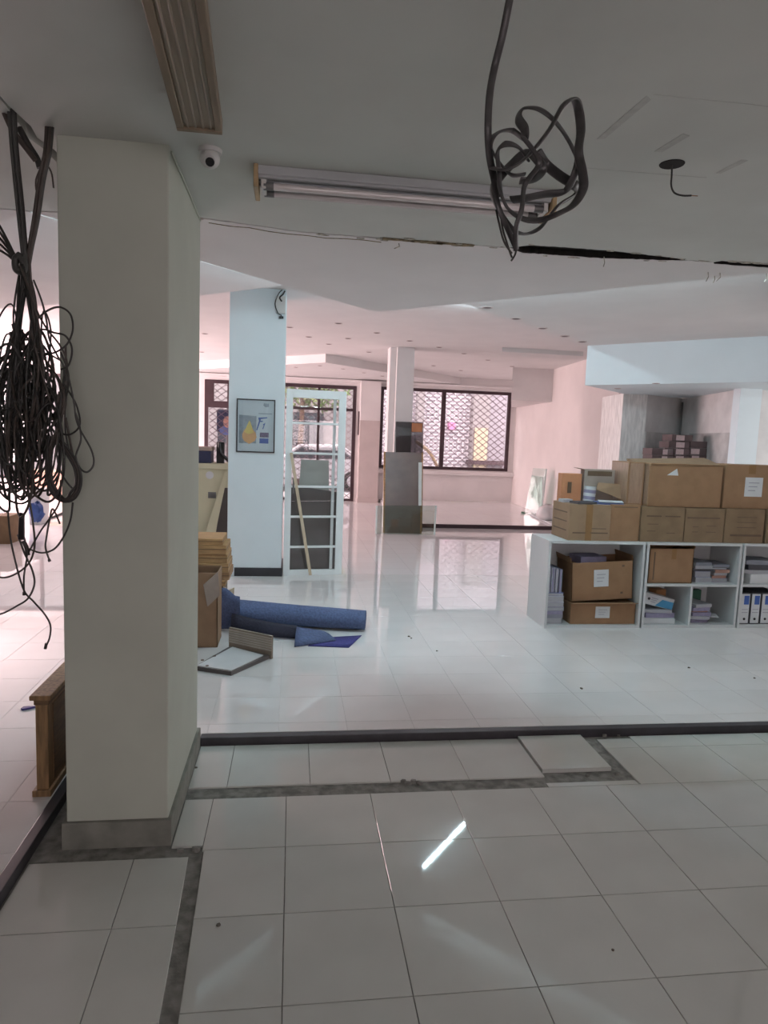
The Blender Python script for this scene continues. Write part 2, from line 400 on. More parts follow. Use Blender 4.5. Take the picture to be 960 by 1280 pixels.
# ---- pillars
pl = T('pillar', 'large grey square pillar in the foreground with a cement plinth', 'pillar', (-0.68, 3.2, 0), kind='structure')
MB().box(-0.882, -0.482, 2.755, 3.62, 0.09, ZC+.02).build('shaft', 'pillar_paint', pl, bevel=0.006)
MB().box(-0.898, -0.466, 2.738, 3.64, -0.02, 0.105).build('plinth', 'plinth_cement', pl, bevel=0.004)
MB().sweep([(-0.478, 2.78, 2.745), (-0.476, 3.1, 2.742), (-0.479, 3.6, 2.74)], .004, n=5).build('paint_ridge', 'pillar_paint', pl)
p2 = T('pillar', 'white square pillar carrying the framed poster', 'pillar', (-0.42, 8.3, ZU), kind='structure')
MB().box(-0.735, -0.112, 7.96, 8.58, ZU, ZH).build('shaft', 'white_paint', p2, bevel=0.005)
MB().box(-0.65, -0.098, 7.945, 8.595, ZU, ZU+.10).build('skirting', 'black_skirt', p2, bevel=0.003)
p3 = T('pillar', 'slim pillar behind the leaning brown sheets', 'pillar', (1.95, 12.4, ZU), kind='structure')
MB().box(1.80, 2.115, 12.2, 12.62, ZU, ZH).build('shaft', 'wall_white', p3, bevel=0.005)
MB().box(1.69, 1.80, 12.3, 12.62, ZU, ZH).build('pipe_casing', 'wall_white', p3)
# ---- front ceiling with the ragged crack
def ragged(x0, x1, y, amp, n, seed, taper=None):
    r = random.Random(seed); out = []
    for i in range(n+1):
        t = i/n; x = x0+(x1-x0)*t
        out.append((x, y(x)+r.uniform(-amp, amp)))
    return out
def crack_c(x):       # centre line of the crack
    if x < 0: return 3.62+(x+0.5)*0.22
    return 3.735-0.02*max(0, x-1.2)
def crack_w(x):
    if x < 0.44: return 0.008
    if x < 0.80: return 0.018
    if x < 1.16: return 0.006
    if x < 2.15: return 0.075*min(1, (x-1.16)/.08)*min(1, (2.25-x)/.55)+.006
    if x < 2.36: return 0.005
    return 0.036
near = ragged(-0.47, 2.8, lambda x: crack_c(x)-crack_w(x), 0.0035, 150, 3)
far_ = ragged(-0.47, 2.8, lambda x: crack_c(x)+crack_w(x), 0.0045, 150, 5)
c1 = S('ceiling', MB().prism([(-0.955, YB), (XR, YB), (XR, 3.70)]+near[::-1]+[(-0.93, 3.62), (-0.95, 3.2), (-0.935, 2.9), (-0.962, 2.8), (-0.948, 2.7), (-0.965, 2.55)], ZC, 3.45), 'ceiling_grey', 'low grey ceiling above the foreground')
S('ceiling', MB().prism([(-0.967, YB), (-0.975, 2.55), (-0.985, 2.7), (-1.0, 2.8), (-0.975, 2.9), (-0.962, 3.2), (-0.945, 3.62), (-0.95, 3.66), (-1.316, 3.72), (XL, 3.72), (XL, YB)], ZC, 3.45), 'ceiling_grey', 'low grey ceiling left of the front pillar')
c3 = S('ceiling', MB().prism(far_+[(2.86, 3.775), (0.67, 5.88), (-1.316, 3.74), (-0.9, 3.66), (-0.47, 3.655)], ZC, 3.45), 'ceiling_white', 'pointed low soffit behind the ragged ceiling crack')
S('ceiling', MB().prism([(2.86, 3.735), (5.0, 5.9), (7.1, 3.735)], ZC, 3.45), 'ceiling_white', 'pointed soffit beyond the right edge')
S('ceiling', MB().prism([(-1.32, 3.735), (-3.4, 5.8), (-5.5, 3.735)], ZC, 3.45), 'ceiling_white', 'pointed soffit left of the front pillar')
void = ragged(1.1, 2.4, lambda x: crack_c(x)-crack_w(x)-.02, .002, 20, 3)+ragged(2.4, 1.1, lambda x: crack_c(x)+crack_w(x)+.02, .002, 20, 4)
MB().prism(void, ZC+.035, ZC+.06).build('crack_shade_liner', 'hole_shade', c1)  # liner coloured near-black to paint the shade inside the gap
MB().box(2.3, 2.85, 3.64, 3.76, ZC+.035, ZC+.06).build('crack_shade_liner', 'hole_shade', c1)
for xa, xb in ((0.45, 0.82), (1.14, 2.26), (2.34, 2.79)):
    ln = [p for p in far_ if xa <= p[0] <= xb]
    MB().prism([(p[0], p[1]-.002) for p in ln]+[(p[0], p[1]-.006) for p in ln[::-1]], ZC+.0015, ZC+.12).build('crack_shade_damp_strip', 'hole_shade' if xa > 1 else 'damp', c1)  # near-black strips paint the gap's shade; the first is damp brown
# crumbled plaster along the crack
for i in range(46):
    x = rng.uniform(-0.3, 2.75)
    if x < 0.40 and rng.random() < .7: continue
    side = rng.choice((-1, 1)); y = crack_c(x)+side*(crack_w(x)+rng.uniform(.004, .02)); s = rng.uniform(.008, .028)
    pts = [(x+s*1.7*rng.uniform(.5, 1)*math.cos(a*1.05), y+s*.5*rng.uniform(.4, 1)*math.sin(a*1.05)) for a in range(6)]
    MB().prism(pts, ZC-rng.uniform(.002, .006), ZC+.01).build('plaster_flake', 'plaster_edge', c1)
for (x0, x1) in ((0.45, 0.62), (0.60, 0.78), (0.74, 0.95)):
    pts = ragged(x0, x1, lambda x: crack_c(x)+.02, .008, 8, int(x0*100))+ragged(x1, x0, lambda x: crack_c(x)-.018, .008, 8, int(x0*77))
    MB().prism(pts, ZC-.004, ZC+.03).build('damp_patch', 'damp', c1)
MB().sweep([(x_*.1-.45, crack_c(x_*.1-.45)+.06+.012*math.sin(x_*2.3), ZC-.0005) for x_ in range(0, 10)], .0028, n=5).build('hairline_crack', 'damp', c1)
for (px, py, L_) in ((755, 322, .05), (885, 340, .055), (893, 345, .04), (900, 341, .05), (958, 342, .05), (498, 304, .03)):
    p = PZ(px, py, ZC); b = MB()
    b.sweep([(p.x, p.y, ZC+.005), (p.x+.008, p.y+.004, ZC-L_*.5), (p.x-.006+rng.uniform(-.02, .02), p.y, ZC-L_)], .0028, n=5)
    b.build('plaster_thread', 'plaster_edge', c1)
# filler smears where a fitting was removed
def smear(poly): MB().prism(poly, ZC-.0015, ZC+.01).build('filler_smear', 'scuff', c1)
smear([(1.02, 2.37), (1.045, 2.36), (1.06, 2.08), (1.035, 2.06)])
smear([(1.585, 2.55), (1.605, 2.55), (1.625, 2.42), (1.60, 2.42)])
smear([(1.26, 2.42), (1.29, 2.42), (1.31, 2.28), (1.28, 2.27)])
MB().sweep([(1.04, 2.615, ZC), (1.3, 2.61, ZC), (1.58, 2.60, ZC)], .0016, n=4).build('seam', 'scuff', c1)
MB().sweep([(1.05, 2.05, ZC), (1.35, 2.045, ZC), (1.6, 2.05, ZC)], .0016, n=4).build('seam', 'scuff', c1)
# ---- main ceiling and its tiers
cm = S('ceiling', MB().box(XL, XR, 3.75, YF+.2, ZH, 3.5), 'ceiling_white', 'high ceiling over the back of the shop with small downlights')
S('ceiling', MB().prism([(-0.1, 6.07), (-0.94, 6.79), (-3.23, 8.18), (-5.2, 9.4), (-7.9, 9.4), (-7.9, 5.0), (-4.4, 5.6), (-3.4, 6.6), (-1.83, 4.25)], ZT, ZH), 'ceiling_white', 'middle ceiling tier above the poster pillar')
ct = S('ceiling', MB().prism([(1.38, 6.19), (3.71, 8.49), (7.2, 5.0), (6.2, 5.1), (5.0, 6.3), (3.3, 4.3)], ZT, ZH), 'ceiling_white', 'middle ceiling tier on the right above the bulkhead')
S('ceiling', MB().prism([(0.6, 13.84), (-3.06, 17.5), (4.26, 17.5)], 3.15, ZH), 'ceiling_white', 'pointed far soffit in front of the shopfront')
S('wall_bulkhead', MB().prism([(3.71, 8.48), (7.2, 5.0), (8.9, 6.7), (5.41, 10.18)], 2.47, ZH), 'white_paint', 'pale blue lit bulkhead above the stacked cartons', 'bulkhead')
S('trim_3', MB().prism([(3.52, 11.55), (4.98, 11.55), (5.1, 12.15), (3.72, 12.15)], 3.245, ZH), 'ceiling_white', 'shallow grey ledge under the far ceiling', 'ledge')
S('wall_duct', MB().prism([(4.68, 14.5), (6.4, 14.5), (6.4, 17.5), (5.66, 17.5)], 2.62, ZH), 'wall_white', 'boxed duct under the ceiling at the far right corner', 'duct')
# ---- outer walls
W1 = (2.2, 5.65, 0.93, 3.0); W2 = (-2.2, 1.57, ZU, 2.98); W3 = (-7.6, -3.2, 0.4, 2.95)
wf = MB()
for a, b in ((XL, W3[0]), (W3[1], W2[0]), (W2[1], W1[0]), (W1[1], XR)): wf.box(a, b, YF, YF+.2, 0, ZH)
for ww in (W1, W2, W3): wf.box(ww[0], ww[1], YF, YF+.2, ww[3], ZH)
wf.box(W1[0], W1[1], YF, YF+.2, 0, W1[2]); wf.box(W3[0], W3[1], YF, YF+.2, 0, W3[2])
wfo = S('wall_far', wf, 'wall_white', 'far wall holding the shopfront windows', 'wall')
MB().box(1.66, 2.16, 17.22, 17.5, ZU, 3.1).build('pilaster', 'wall_white', wfo)
MB().box(1.655, 2.165, 17.21, 17.5, ZU, 2.12).build('pilaster_dado', 'dado', wfo)
MB().box(1.64, 2.18, 17.19, 17.5, ZU, .15).build('pilaster_base', 'dado', wfo)
MB().box(W1[0]-.02, 5.80, 17.36, 17.5, .80, .90).build('sill', 'wall_white', wfo, bevel=.006)
MB().box(-8, 6, 17.42, 17.5, 3.07, 3.13).build('cornice', 'wall_white', wfo)
S('wall_left', MB().box(XL-.2, XL, YB, 11.8, 0, 3.5).box(XL-.2, XL, 17.0, YF+.2, 0, 3.5).box(XL-.2, XL, 11.8, 17.0, 0, .5).box(XL-.2, XL, 11.8, 17.0, 2.8, 3.5), 'wall_white', 'left wall of the shop', 'wall')
bw = MB(); bw.box(XL, -.2, YB-.2, YB, 0, 3.5); bw.box(3.2, XR, YB-.2, YB, 0, 3.5); bw.box(-.2, 3.2, YB-.2, YB, 0, .8); bw.box(-.2, 3.2, YB-.2, YB, 2.6, 3.5)
S('wall_back', bw, 'wall_dado', 'wall behind the camera with an added window opening', 'wall')
S('wall_right', MB().prism([(5.80, 17.5), (5.48, 12.6), (5.42, 11.0), (6.4, 10.6), (XR, 10.6), (XR, 17.5)], 0, ZH), 'wall_patched', 'patched pink plaster wall beside the shop window', 'wall')
S('wall_side', MB().box(XR, XR+.2, YB, 4.3, 0, 3.5).box(XR, XR+.2, 6.9, YF, 0, 3.5).box(XR, XR+.2, 4.3, 6.9, 0, .85).box(XR, XR+.2, 4.3, 6.9, 2.45, 3.5), 'wall_white', 'right wall of the shop', 'wall')
S('wall_stub', MB().prism([(4.79, 9.57), (5.13, 9.50), (5.55, 10.6), (5.2, 11.0), (4.95, 10.6)], ZU, 2.48), 'wall_stripped', 'stripped plaster pier left of the grey recess', 'wall')
nr = T('wall_niche', 'stained grey recess behind the stacked cartons', 'wall', (5.8, 10.0, ZU), kind='structure')
MB().prism([(5.13, 9.50), (6.02, 10.08), (6.0, 10.4), (5.4, 10.3)], ZU, 2.48).build('recess_back', 'wall_stained', nr)
MB().prism([(6.02, 10.08), (5.53, 7.98), (6.2, 7.98), (6.5, 10.3)], ZU, 2.48).build('recess_side', 'wall_stained', nr)
MB().prism([(5.118, 9.478), (5.135, 9.470), (6.015, 10.045), (5.515, 7.97), (5.54, 7.965), (6.03, 10.1)], ZU, 1.93).build('recess_dado', 'wall_dado', nr)
MB().cyl((5.985, 10.0, 1.55), (5.985, 10.0, 2.42), .012, n=8).build('pipe', 'grey_metal', nr)
S('pillar', MB().box(5.46, 5.75, 7.86, 8.0, ZU, 2.48), 'white_paint', 'narrow white pier right of the grey recess', 'pillar')
S('floor_stage', MB().prism([(2.25, 12.58), (5.55, 12.58), (5.80, 17.5), (2.25, 17.5)], ZU, 0.11), 'tile_far', 'low pale platform in front of the shop window', 'platform')
S('trim_4', MB().box(2.25, 5.5, 12.545, 12.58, ZU, 0.112), 'frame_dark', 'dark edge strip of the low platform', 'trim')

# ---- windows
def grille(x0, x1, z0, z1, y, w_, h_, parent):
    b = MB(); n = int((x1-x0)/w_)+int((z1-z0)/h_)+3; k = h_/w_
    for s_ in (1, -1):
        for i in range(-2, n):
            c = (x0 if s_ > 0 else x1)+s_*(i*w_-(z1-z0)/k)
            # line: z = z0 + s_*k*(x-c)
            ts = []
            xa, xb = x0, x1
            za = z0+s_*k*(xa-c); zb = z0+s_*k*(xb-c)
            pa, pb = Vector((xa, za)), Vector((xb, zb))
            d = pb-pa; t0, t1 = 0.0, 1.0
            for lo, hi, p, dd in ((z0, z1, pa.y, d.y),):
                ta, tb = (lo-p)/dd, (hi-p)/dd
                if ta > tb: ta, tb = tb, ta
                t0, t1 = max(t0, ta), min(t1, tb)
            if t1-t0 < .005: continue
            a2, b2 = pa+d*t0, pa+d*t1
            b.bar((a2.x, y+.004*s_, a2.y), (b2.x, y+.004*s_, b2.y), .016, .012, (0, 1, 0))
    return b.build('grille', 'grille_steel', parent)
def frame_mb(x0, x1, z0, z1, y0, y1, t, tb=None):
    tb = tb or t
    return MB().box(x0, x0+t, y0, y1, z0, z1).box(x1-t, x1, y0, y1, z0, z1).box(x0+t, x1-t, y0, y1, z1-t, z1).box(x0+t, x1-t, y0, y1, z0, z0+tb)
wn = T('window_1', 'wide dark framed shop window with diamond grille', 'window', (3.9, 17.55, .93), kind='structure')
frame_mb(*W1, 17.48, 17.58, .075).build('frame', 'frame_dark', wn)
MB().box(3.80, 3.90, 17.48, 17.58, 1.0, 2.93).build('mullion', 'frame_dark', wn)
MB().box(2.27, 3.80, 17.525, 17.531, 1.0, 2.93).build('pane', 'clear_glass', wn); MB().box(3.90, 5.58, 17.525, 17.531, 1.0, 2.93).build('pane', 'clear_glass', wn)
grille(2.25, 5.6, .96, 2.96, 17.72, .215, .165, wn)
wd = T('door_1', 'dark framed glazed shop entrance with transom lights', 'door', (-.3, 17.55, ZU), kind='structure')
frame_mb(*W2, 17.48, 17.58, .085, .06).build('frame', 'frame_dark', wd)
MB().box(-2.12, -0.75, 17.47, 17.59, 2.30, 2.46).box(-2.12, -1.98, 17.47, 17.59, 2.46, 2.90).build('transom', 'frame_dark', wd)
MB().box(-.75, 1.5, 17.48, 17.58, 2.34, 2.41).build('transom', 'frame_dark', wd)
for x in (-1.62, -.75, .62): MB().box(x-.03, x+.03, 17.48, 17.58, .1 if x > -1 else 2.4, 2.92).build('mullion', 'frame_dark', wd)
for a, b in ((-2.12, -.78), (-.72, .59), (.65, 1.5)): MB().box(a, b, 17.525, 17.531, .1, 2.9).build('pane', 'clear_glass', wd)
grille(-2.12, 1.5, .1, 2.9, 17.72, .215, .165, wd)
MB().cyl((1.64, 17.44, 1.75), (1.64, 17.44, 2.35), .018, n=8).cyl((1.64, 17.44, 1.8), (1.64, 17.52, 1.8), .01, n=6).cyl((1.64, 17.44, 2.3), (1.64, 17.52, 2.3), .01, n=6).build('pull_handle', 'frame_dark', wd)
w3 = T('window_2', 'bright shop window left of the entrance behind the tangled cables', 'window', (-5.4, 17.55, .4), kind='structure')
frame_mb(*W3, 17.48, 17.58, .08).build('frame', 'frame_dark', w3)
for x in (-6.1, -4.65): MB().box(x-.03, x+.03, 17.48, 17.58, .48, 2.87).build('mullion', 'frame_dark', w3)
MB().box(W3[0]+.08, W3[1]-.08, 17.525, 17.531, .48, 2.87).build('pane', 'clear_glass', w3)
w5 = T('fill_window_left', 'long unseen window added in the left wall for fill light', 'window', (-8.1, 14.4, .5), kind='structure')  # added frame out of view around the left fill light
for ya, yb in ((11.8, 11.88), (13.5, 13.56), (15.2, 15.26), (16.92, 17.0)): MB().box(-8.08, -7.98, ya, yb, .5, 2.8).build('mullion', 'frame_dark', w5)
MB().box(-8.08, -7.98, 11.88, 16.92, .5, .58).box(-8.08, -7.98, 11.88, 16.92, 2.72, 2.8).build('rail', 'frame_dark', w5)
w6 = T('fill_window_right', 'unseen window added in the right wall for fill light', 'window', (9.05, 5.6, .85), kind='structure')  # added frame out of view around the right fill light
MB().box(8.98, 9.08, 4.3, 4.37, .85, 2.45).box(8.98, 9.08, 6.83, 6.9, .85, 2.45).box(8.98, 9.08, 4.37, 6.83, .85, .92).box(8.98, 9.08, 4.37, 6.83, 2.38, 2.45).build('frame', 'frame_dark', w6)
w4 = T('fill_window_back', 'unseen window added behind the camera for fill light', 'window', (1.5, -4.05, .8), kind='structure')  # added frame out of view around the back fill light
frame_mb(-.2, 3.2, .8, 2.6, -4.18, -4.08, .07).build('frame', 'frame_dark', w4)

# ================================================================== LIT TUBES (hidden above the soffits, seen in the floor)
def lit_tube(a, b, label):
    a = Vector(a); b = Vector(b); d = (b-a).normalized(); nrm = Vector((0, 0, 1))
    t = T('tube_light', label, 'lamp', (a+b)/2, 'lit fluorescent tubes above the soffits')
    MB().cyl(a, b, .014, n=10).build('tube', 'tube_lit', t)
    for e, s_ in ((a, -1), (b, 1)): MB().cyl(e, e+d*s_*.03, .016, n=10).build('end_cap', 'plastic_white', t)
    MB().bar(a-d*.04+nrm*.022, b+d*.04+nrm*.022, .09, .014).build('batten', 'plastic_white', t)
def along(a, b, off, z, n, gap, txt):
    a = Vector(a); b = Vector(b); d = b-a; nm = Vector((-d.y, d.x)).normalized()*off
    for i in range(n):
        s0 = a+d*((i+gap)/n)+nm; s1 = a+d*((i+1-gap)/n)+nm
        lit_tube((s0.x, s0.y, z), (s1.x, s1.y, z), txt[i])
along((-0.85, 4.24), (0.60, 5.81), .05, 2.885, 2, .06, ['lit tube lamp above the left flank of the pointed soffit, nearer the pillar', 'lit tube lamp above the left flank of the pointed soffit, nearer its tip'])
along((0.74, 5.81), (2.80, 3.80), .05, 2.885, 2, .06, ['lit tube lamp above the right flank of the pointed soffit, nearer its tip', 'lit tube lamp above the right flank of the pointed soffit, farther from its tip'])
lit_tube((1.615, 7.335, 3.290), (2.33, 8.19, 3.290), 'lit ceiling tube mirrored as the bright diagonal streak in the front floor')

# ================================================================== FOREGROUND CEILING FITTINGS
lp = T('ceiling_lamp', 'long tan ceiling lamp with a ribbed cover, unlit, at the top left', 'lamp', (-.31, 1.6, 2.66))
def lampbar(xa, xb, za, zb, name, m, y0=0.75, y1=2.407):
    sh = lambda y: -(y-2.407)*0.046
    MB().hexa([(xa+sh(y0), y0, za), (xb+sh(y0), y0, za), (xb+sh(y1), y1, za), (xa+sh(y1), y1, za)],
              [(xa+sh(y0), y0, zb), (xb+sh(y0), y0, zb), (xb+sh(y1), y1, zb), (xa+sh(y1), y1, zb)]).build(name, m, lp, bevel=.003)
lampbar(-.385, -.262, 2.70, ZC, 'housing', 'lamp_frame')
lampbar(-.397, -.372, 2.675, 2.715, 'side_rail', 'lamp_frame'); lampbar(-.275, -.252, 2.675, 2.715, 'side_rail', 'lamp_frame')
lampbar(-.372, -.275, 2.682, 2.70, 'diffuser', 'lamp_cover', y1=2.395)
lampbar(-.397, -.252, 2.672, 2.72, 'end_plate', 'lamp_frame', 2.39, 2.41)
for k in range(4): lampbar(-.364+k*.024, -.356+k*.024, 2.677, 2.683, 'rib', 'lamp_cover', y1=2.39)
tf = T('tube_fitting', 'grey batten ceiling lamp with two unlit tubes in front of the crack', 'lamp', (.45, 2.94, 2.68))
MB().box(-.165, 1.06, 2.865, 3.02, 2.725, ZC).build('batten', 'batten_metal', tf, bevel=.004)
for yy in (2.885, 2.935, 2.985): MB().box(-.16, 1.055, yy-.012, yy+.012, 2.715, 2.727).build('channel', 'batten_metal', tf, bevel=.003)
for yy in (2.905, 2.985):
    MB().cyl((-.10, yy, 2.693), (.99, yy, 2.693), .0145, n=14).build('tube', 'tube_off', tf)
    for xa, xb in ((-.14, -.10), (.99, 1.03)): MB().cyl((xa, yy, 2.693), (xb, yy, 2.693), .016, n=12).build('tube_cap', 'grey_metal', tf)
for xa in (-.178, 1.055): MB().box(xa, xa+.018, 2.855, 3.03, 2.672, ZC).build('end_cap', 'tan_plastic', tf, bevel=.003)
for xa in (-.15, 1.03): MB().box(xa, xa+.02, 2.89, 3.0, 2.68, 2.725).build('lamp_holder', 'plastic_white', tf, bevel=.003)
dc = T('security_camera', 'white dome security camera on the ceiling beside the front pillar', 'security camera', (-.334, 2.765, ZC))
MB().cyl((-.334, 2.765, ZC), (-.334, 2.765, ZC-.014), .045, .042, 24).build('base_plate', 'plastic_white', dc)
def ball(c, r, sx=1, sy=1, sz=1, n=20, m=12):
    b = MB(); vs_ = []; 
    for i in range(m+1):
        ph = math.pi*i/m
        for k in range(n):
            t = 2*math.pi*k/n; vs_.append((c[0]+r*sx*math.sin(ph)*math.cos(t), c[1]+r*sy*math.sin(ph)*math.sin(t), c[2]+r*sz*math.cos(ph)))
    b.add(vs_, [(i*n+k, (i+1)*n+k, (i+1)*n+(k+1) % n, i*n+(k+1) % n) for i in range(m) for k in range(n)], True); return b
ball((-.334, 2.76, ZC-.034), .037).build('dome', 'plastic_white', dc)
dv = Vector((.06, -.85, -.62)).normalized(); c0 = Vector((-.332, 2.757, ZC-.036))
MB().cyl(c0+dv*.022, c0+dv*.0385, .022, .020, 20).build('lens_ring', 'plastic_white', dc)
MB().cyl(c0+dv*.030, c0+dv*.040, .0165, .0165, 18).build('lens', 'plastic_black', dc)
hp = PZ(840, 205, ZC)
hw = T('ceiling_wire', 'short black wire hanging from a round hole in the ceiling', 'wire', hp)
MB().cyl(hp+Vector((0, 0, .002)), hp-Vector((0, 0, .003)), .047, .044, 22).build('hole_shade_disc', 'hole_shade', hw)  # dark disc on the uncut ceiling paints the shade of the hole
MB().sweep(spline([hp+Vector((0, 0, .0)), hp+Vector((.002, 0, -.04)), PY(839, 232, hp.y), PY(843, 241, hp.y), PY(853, 244.5, hp.y), PY(864, 244.5, hp.y)], 6), .0035, n=7).build('wire', 'cable', hw)
MB().cyl(PY(864, 244.5, hp.y), PY(872, 245, hp.y), .0016, n=6).build('bare_end', 'copper', hw)

# ================================================================== RIBBON CABLE BUNDLE (top centre)
rc = T('ribbon_cable', 'flat grey cable coiled into a loose knot hanging from the ceiling', 'cable', PY(640, 320, 1.55))
def ribbon(pts, Y, name='loop', ra=.0112, rb=.0035, seed=0):
    r = random.Random(seed); P3 = []
    for i, p in enumerate(pts):
        yy = Y+0.022*math.sin(i*1.7+seed)
        if len(p) > 2: yy = p[2]
        P3.append(PY(p[0], p[1], yy))
    MB().sweep(spline(P3, 7), ra, rb, 8, up=(1, .25, .2)).build(name, 'cable_ribbon', rc)
ribbon([(641, -22, 1.62), (639, -10, 1.60), (637, 0), (628, 45), (618, 85), (612, 120), (610, 160), (612, 195), (618, 225), (622, 245)], 1.56, 'drop', .0085, .004, 1)
ribbon([(616, 210), (630, 212), (648, 205), (668, 186), (688, 160), (703, 133), (718, 124), (724, 142), (726, 165), (723, 190), (728, 215), (729, 235), (718, 255), (700, 266), (676, 275), (655, 274), (636, 262), (626, 240), (624, 215), (622, 190), (632, 180), (648, 184), (660, 200)], 1.53, 'loop', seed=2)
ribbon([(656, 218), (640, 219), (628, 208), (616, 190), (614, 175), (624, 165), (640, 163), (654, 172), (656, 162), (648, 148), (654, 136), (672, 136), (690, 148), (706, 168), (718, 190), (722, 205), (714, 228), (704, 240), (680, 243), (655, 248), (640, 250)], 1.57, 'loop', seed=4)
ribbon([(672, 190), (683, 206), (700, 220), (716, 230), (722, 236), (716, 245), (700, 255), (690, 266), (676, 284), (660, 292), (645, 290), (632, 276), (620, 255), (616, 240), (622, 225), (640, 205), (658, 190), (672, 200), (678, 212), (668, 224), (650, 226)], 1.60, 'loop', seed=6)
ribbon([(654, 172), (668, 190), (674, 205), (662, 222), (655, 235), (652, 262), (645, 285), (645, 312)], 1.52, 'tail', .0075, .0035, seed=8)
ribbon([(617, 225), (622, 255), (634, 285), (646, 312)], 1.545, 'tail', .007, .003, seed=9)
for pts in ([(620, 262), (624, 280), (630, 302), (640, 317)], [(626, 264), (628, 284), (634, 305), (640, 322)], [(646, 308), (644, 318), (639, 326)]):
    MB().sweep(spline([PY(a, b, 1.54) for a, b in pts], 6), .0022, n=6).build('core_wire', 'cable', rc)

# ================================================================== TANGLED CABLES (left)
tc_ = T('cable_tangle', 'thick tangle of black and brown cables hanging left of the front pillar', 'cable', PY(35, 640, 2.62))
def cab(pts, Y=2.62, r=.0042, m='cable', jit=.0, seed=0, per=6):
    rr = random.Random(seed); out = []
    for i, p in enumerate(pts):
        yy = p[2] if len(p) > 2 else Y+rr.uniform(-jit, jit)
        out.append(PY(p[0], p[1], yy))
    return MB().sweep(spline(out, per), r, n=6).build('cable', m, tc_)
# trunks from the ceiling
for k in range(4):
    cab([(11+k*2.4, 136), (15+k*2.2, 190), (22+k*2.2, 260), (28+k*1.6, 315), (31+k, 345), (21+k*1.6, 400), (14+k*2.4, 470), (10+k*4, 540)], 2.60+.012*(k % 2), .0065, ['cable_grey', 'cable', 'cable_grey', 'cable'][k])
for k in range(4):
    cab([(58+k*2.6, 158, 2.70), (56+k*2.2, 190), (49+k*2, 225), (42+k*1.8, 275), (35+k*1.2, 318), (33+k, 345), (38+k, 380), (42+k, 430), (45-k, 500), (42-k*4, 570)], 2.61+.012*(k % 2), .0065, ['cable_brown', 'cable', 'cable_brown', 'cable_grey'][k])
cab([(66, 166, 2.72), (60, 195), (48, 240), (45, 225), (55, 205), (64, 215), (67, 235)], 2.63, .003, 'cable_brown')
cab([(0, 128), (14, 160), (30, 182), (44, 200)], 2.62, .010, 'cable_brown')
cab([(24, 160), (36, 182), (46, 198), (50, 210)], 2.66, .012, 'cable')
for k in range(5): cab([(-30, 250+k*16), (-5, 276+k*9), (8, 298+k*5), (18, 318+k*2), (24, 328)], 2.60, .0045, 'cable')
cab([(21, 318), (26, 322), (30, 330), (28, 340), (20, 336), (20, 322), (30, 322)], 2.58, .012, 'cable_grey')
mats = ['cable', 'cable', 'cable_grey', 'cable_brown', 'cable_grey', 'cable']
r = random.Random(21)
for k in range(40):        # individual cables dropping, looping and turning back
    x = r.uniform(24, 38); pts = [(x, 330+r.uniform(-8, 8))] if k % 2 else [(r.uniform(12, 30) if k % 4 else r.uniform(36, 48), r.uniform(400, 450))]
    cx_ = r.gauss(30, 24)
    if k % 2: pts.append((r.choice((21, 44))+r.uniform(-3, 3), r.uniform(395, 430)))
    low = r.uniform(520, 650)
    pts.append((cx_+r.uniform(-8, 8), r.uniform(455, 520)))
    pts.append((cx_+r.uniform(-14, 14), low-r.uniform(25, 50)))
    side = r.choice((-1, 1)); wdt = r.uniform(10, 34)
    pts += [(cx_+side*wdt*.4, low), (cx_+side*wdt, low-r.uniform(10, 25)), (cx_+side*wdt*1.2+r.uniform(-4, 4), low-r.uniform(60, 110))]
    if r.random() < .6:
        t = low-r.uniform(90, 170)
        pts += [(cx_+side*wdt*.6, t), (cx_-side*wdt*.3, t+20), (cx_-side*wdt*.4+r.uniform(-6, 6), t+70)]
    pts = [(min(96 if p[1] > 560 else 82, p[0]), p[1]) for p in pts]
    cab(pts, 2.60, r.uniform(.0030, .0048), r.choice(mats), .07, k)
for k in range(30):        # coiled loops in the middle
    a0 = r.uniform(0, 6.28); cx_, cy_ = r.uniform(2, 56), r.uniform(455, 590); rx, ry = r.uniform(12, 36), r.uniform(16, 50)
    cab([(cx_+rx*math.cos(a0+i*.9)*(1-.02*i), cy_+ry*math.sin(a0+i*.9)*(1-.02*i)) for i in range(9)], 2.64, .0040, r.choice(mats), .05, 100+k)
loops = [[(45, 400), (60, 388), (75, 384), (88, 393), (91, 412), (84, 430), (70, 440), (55, 444)], [(38, 425), (52, 412), (68, 416), (82, 420), (90, 436), (86, 456), (76, 462)],
         [(42, 350), (52, 376), (58, 400), (62, 425), (72, 445), (80, 462), (76, 500), (70, 540)], [(40, 352), (45, 385), (58, 410), (75, 432), (84, 455), (80, 490), (72, 530), (62, 560)],
         [(82, 455), (92, 500), (97, 530), (114, 562), (117, 580), (109, 590), (100, 585), (95, 570), (101, 550), (99, 530), (94, 515)],
         [(80, 480), (95, 505), (100, 530), (90, 542), (78, 542), (72, 530)], [(76, 440), (86, 470), (82, 500), (75, 520)]]
for i, l in enumerate(loops): cab(l, 2.56, .0036, mats[i % 6], .01, 200+i)
for dx in (0, 3, 6): cab([(62+dx, 545), (58+dx, 575), (59+dx, 600), (66+dx, 618), (80+dx*.4, 627-dx*.5), (94-dx, 622-dx), (101-dx, 605), (99-dx, 585), (88-dx, 565), (70, 542)], 2.58+dx*.003, .0052, 'cable_brown' if dx == 3 else 'cable')
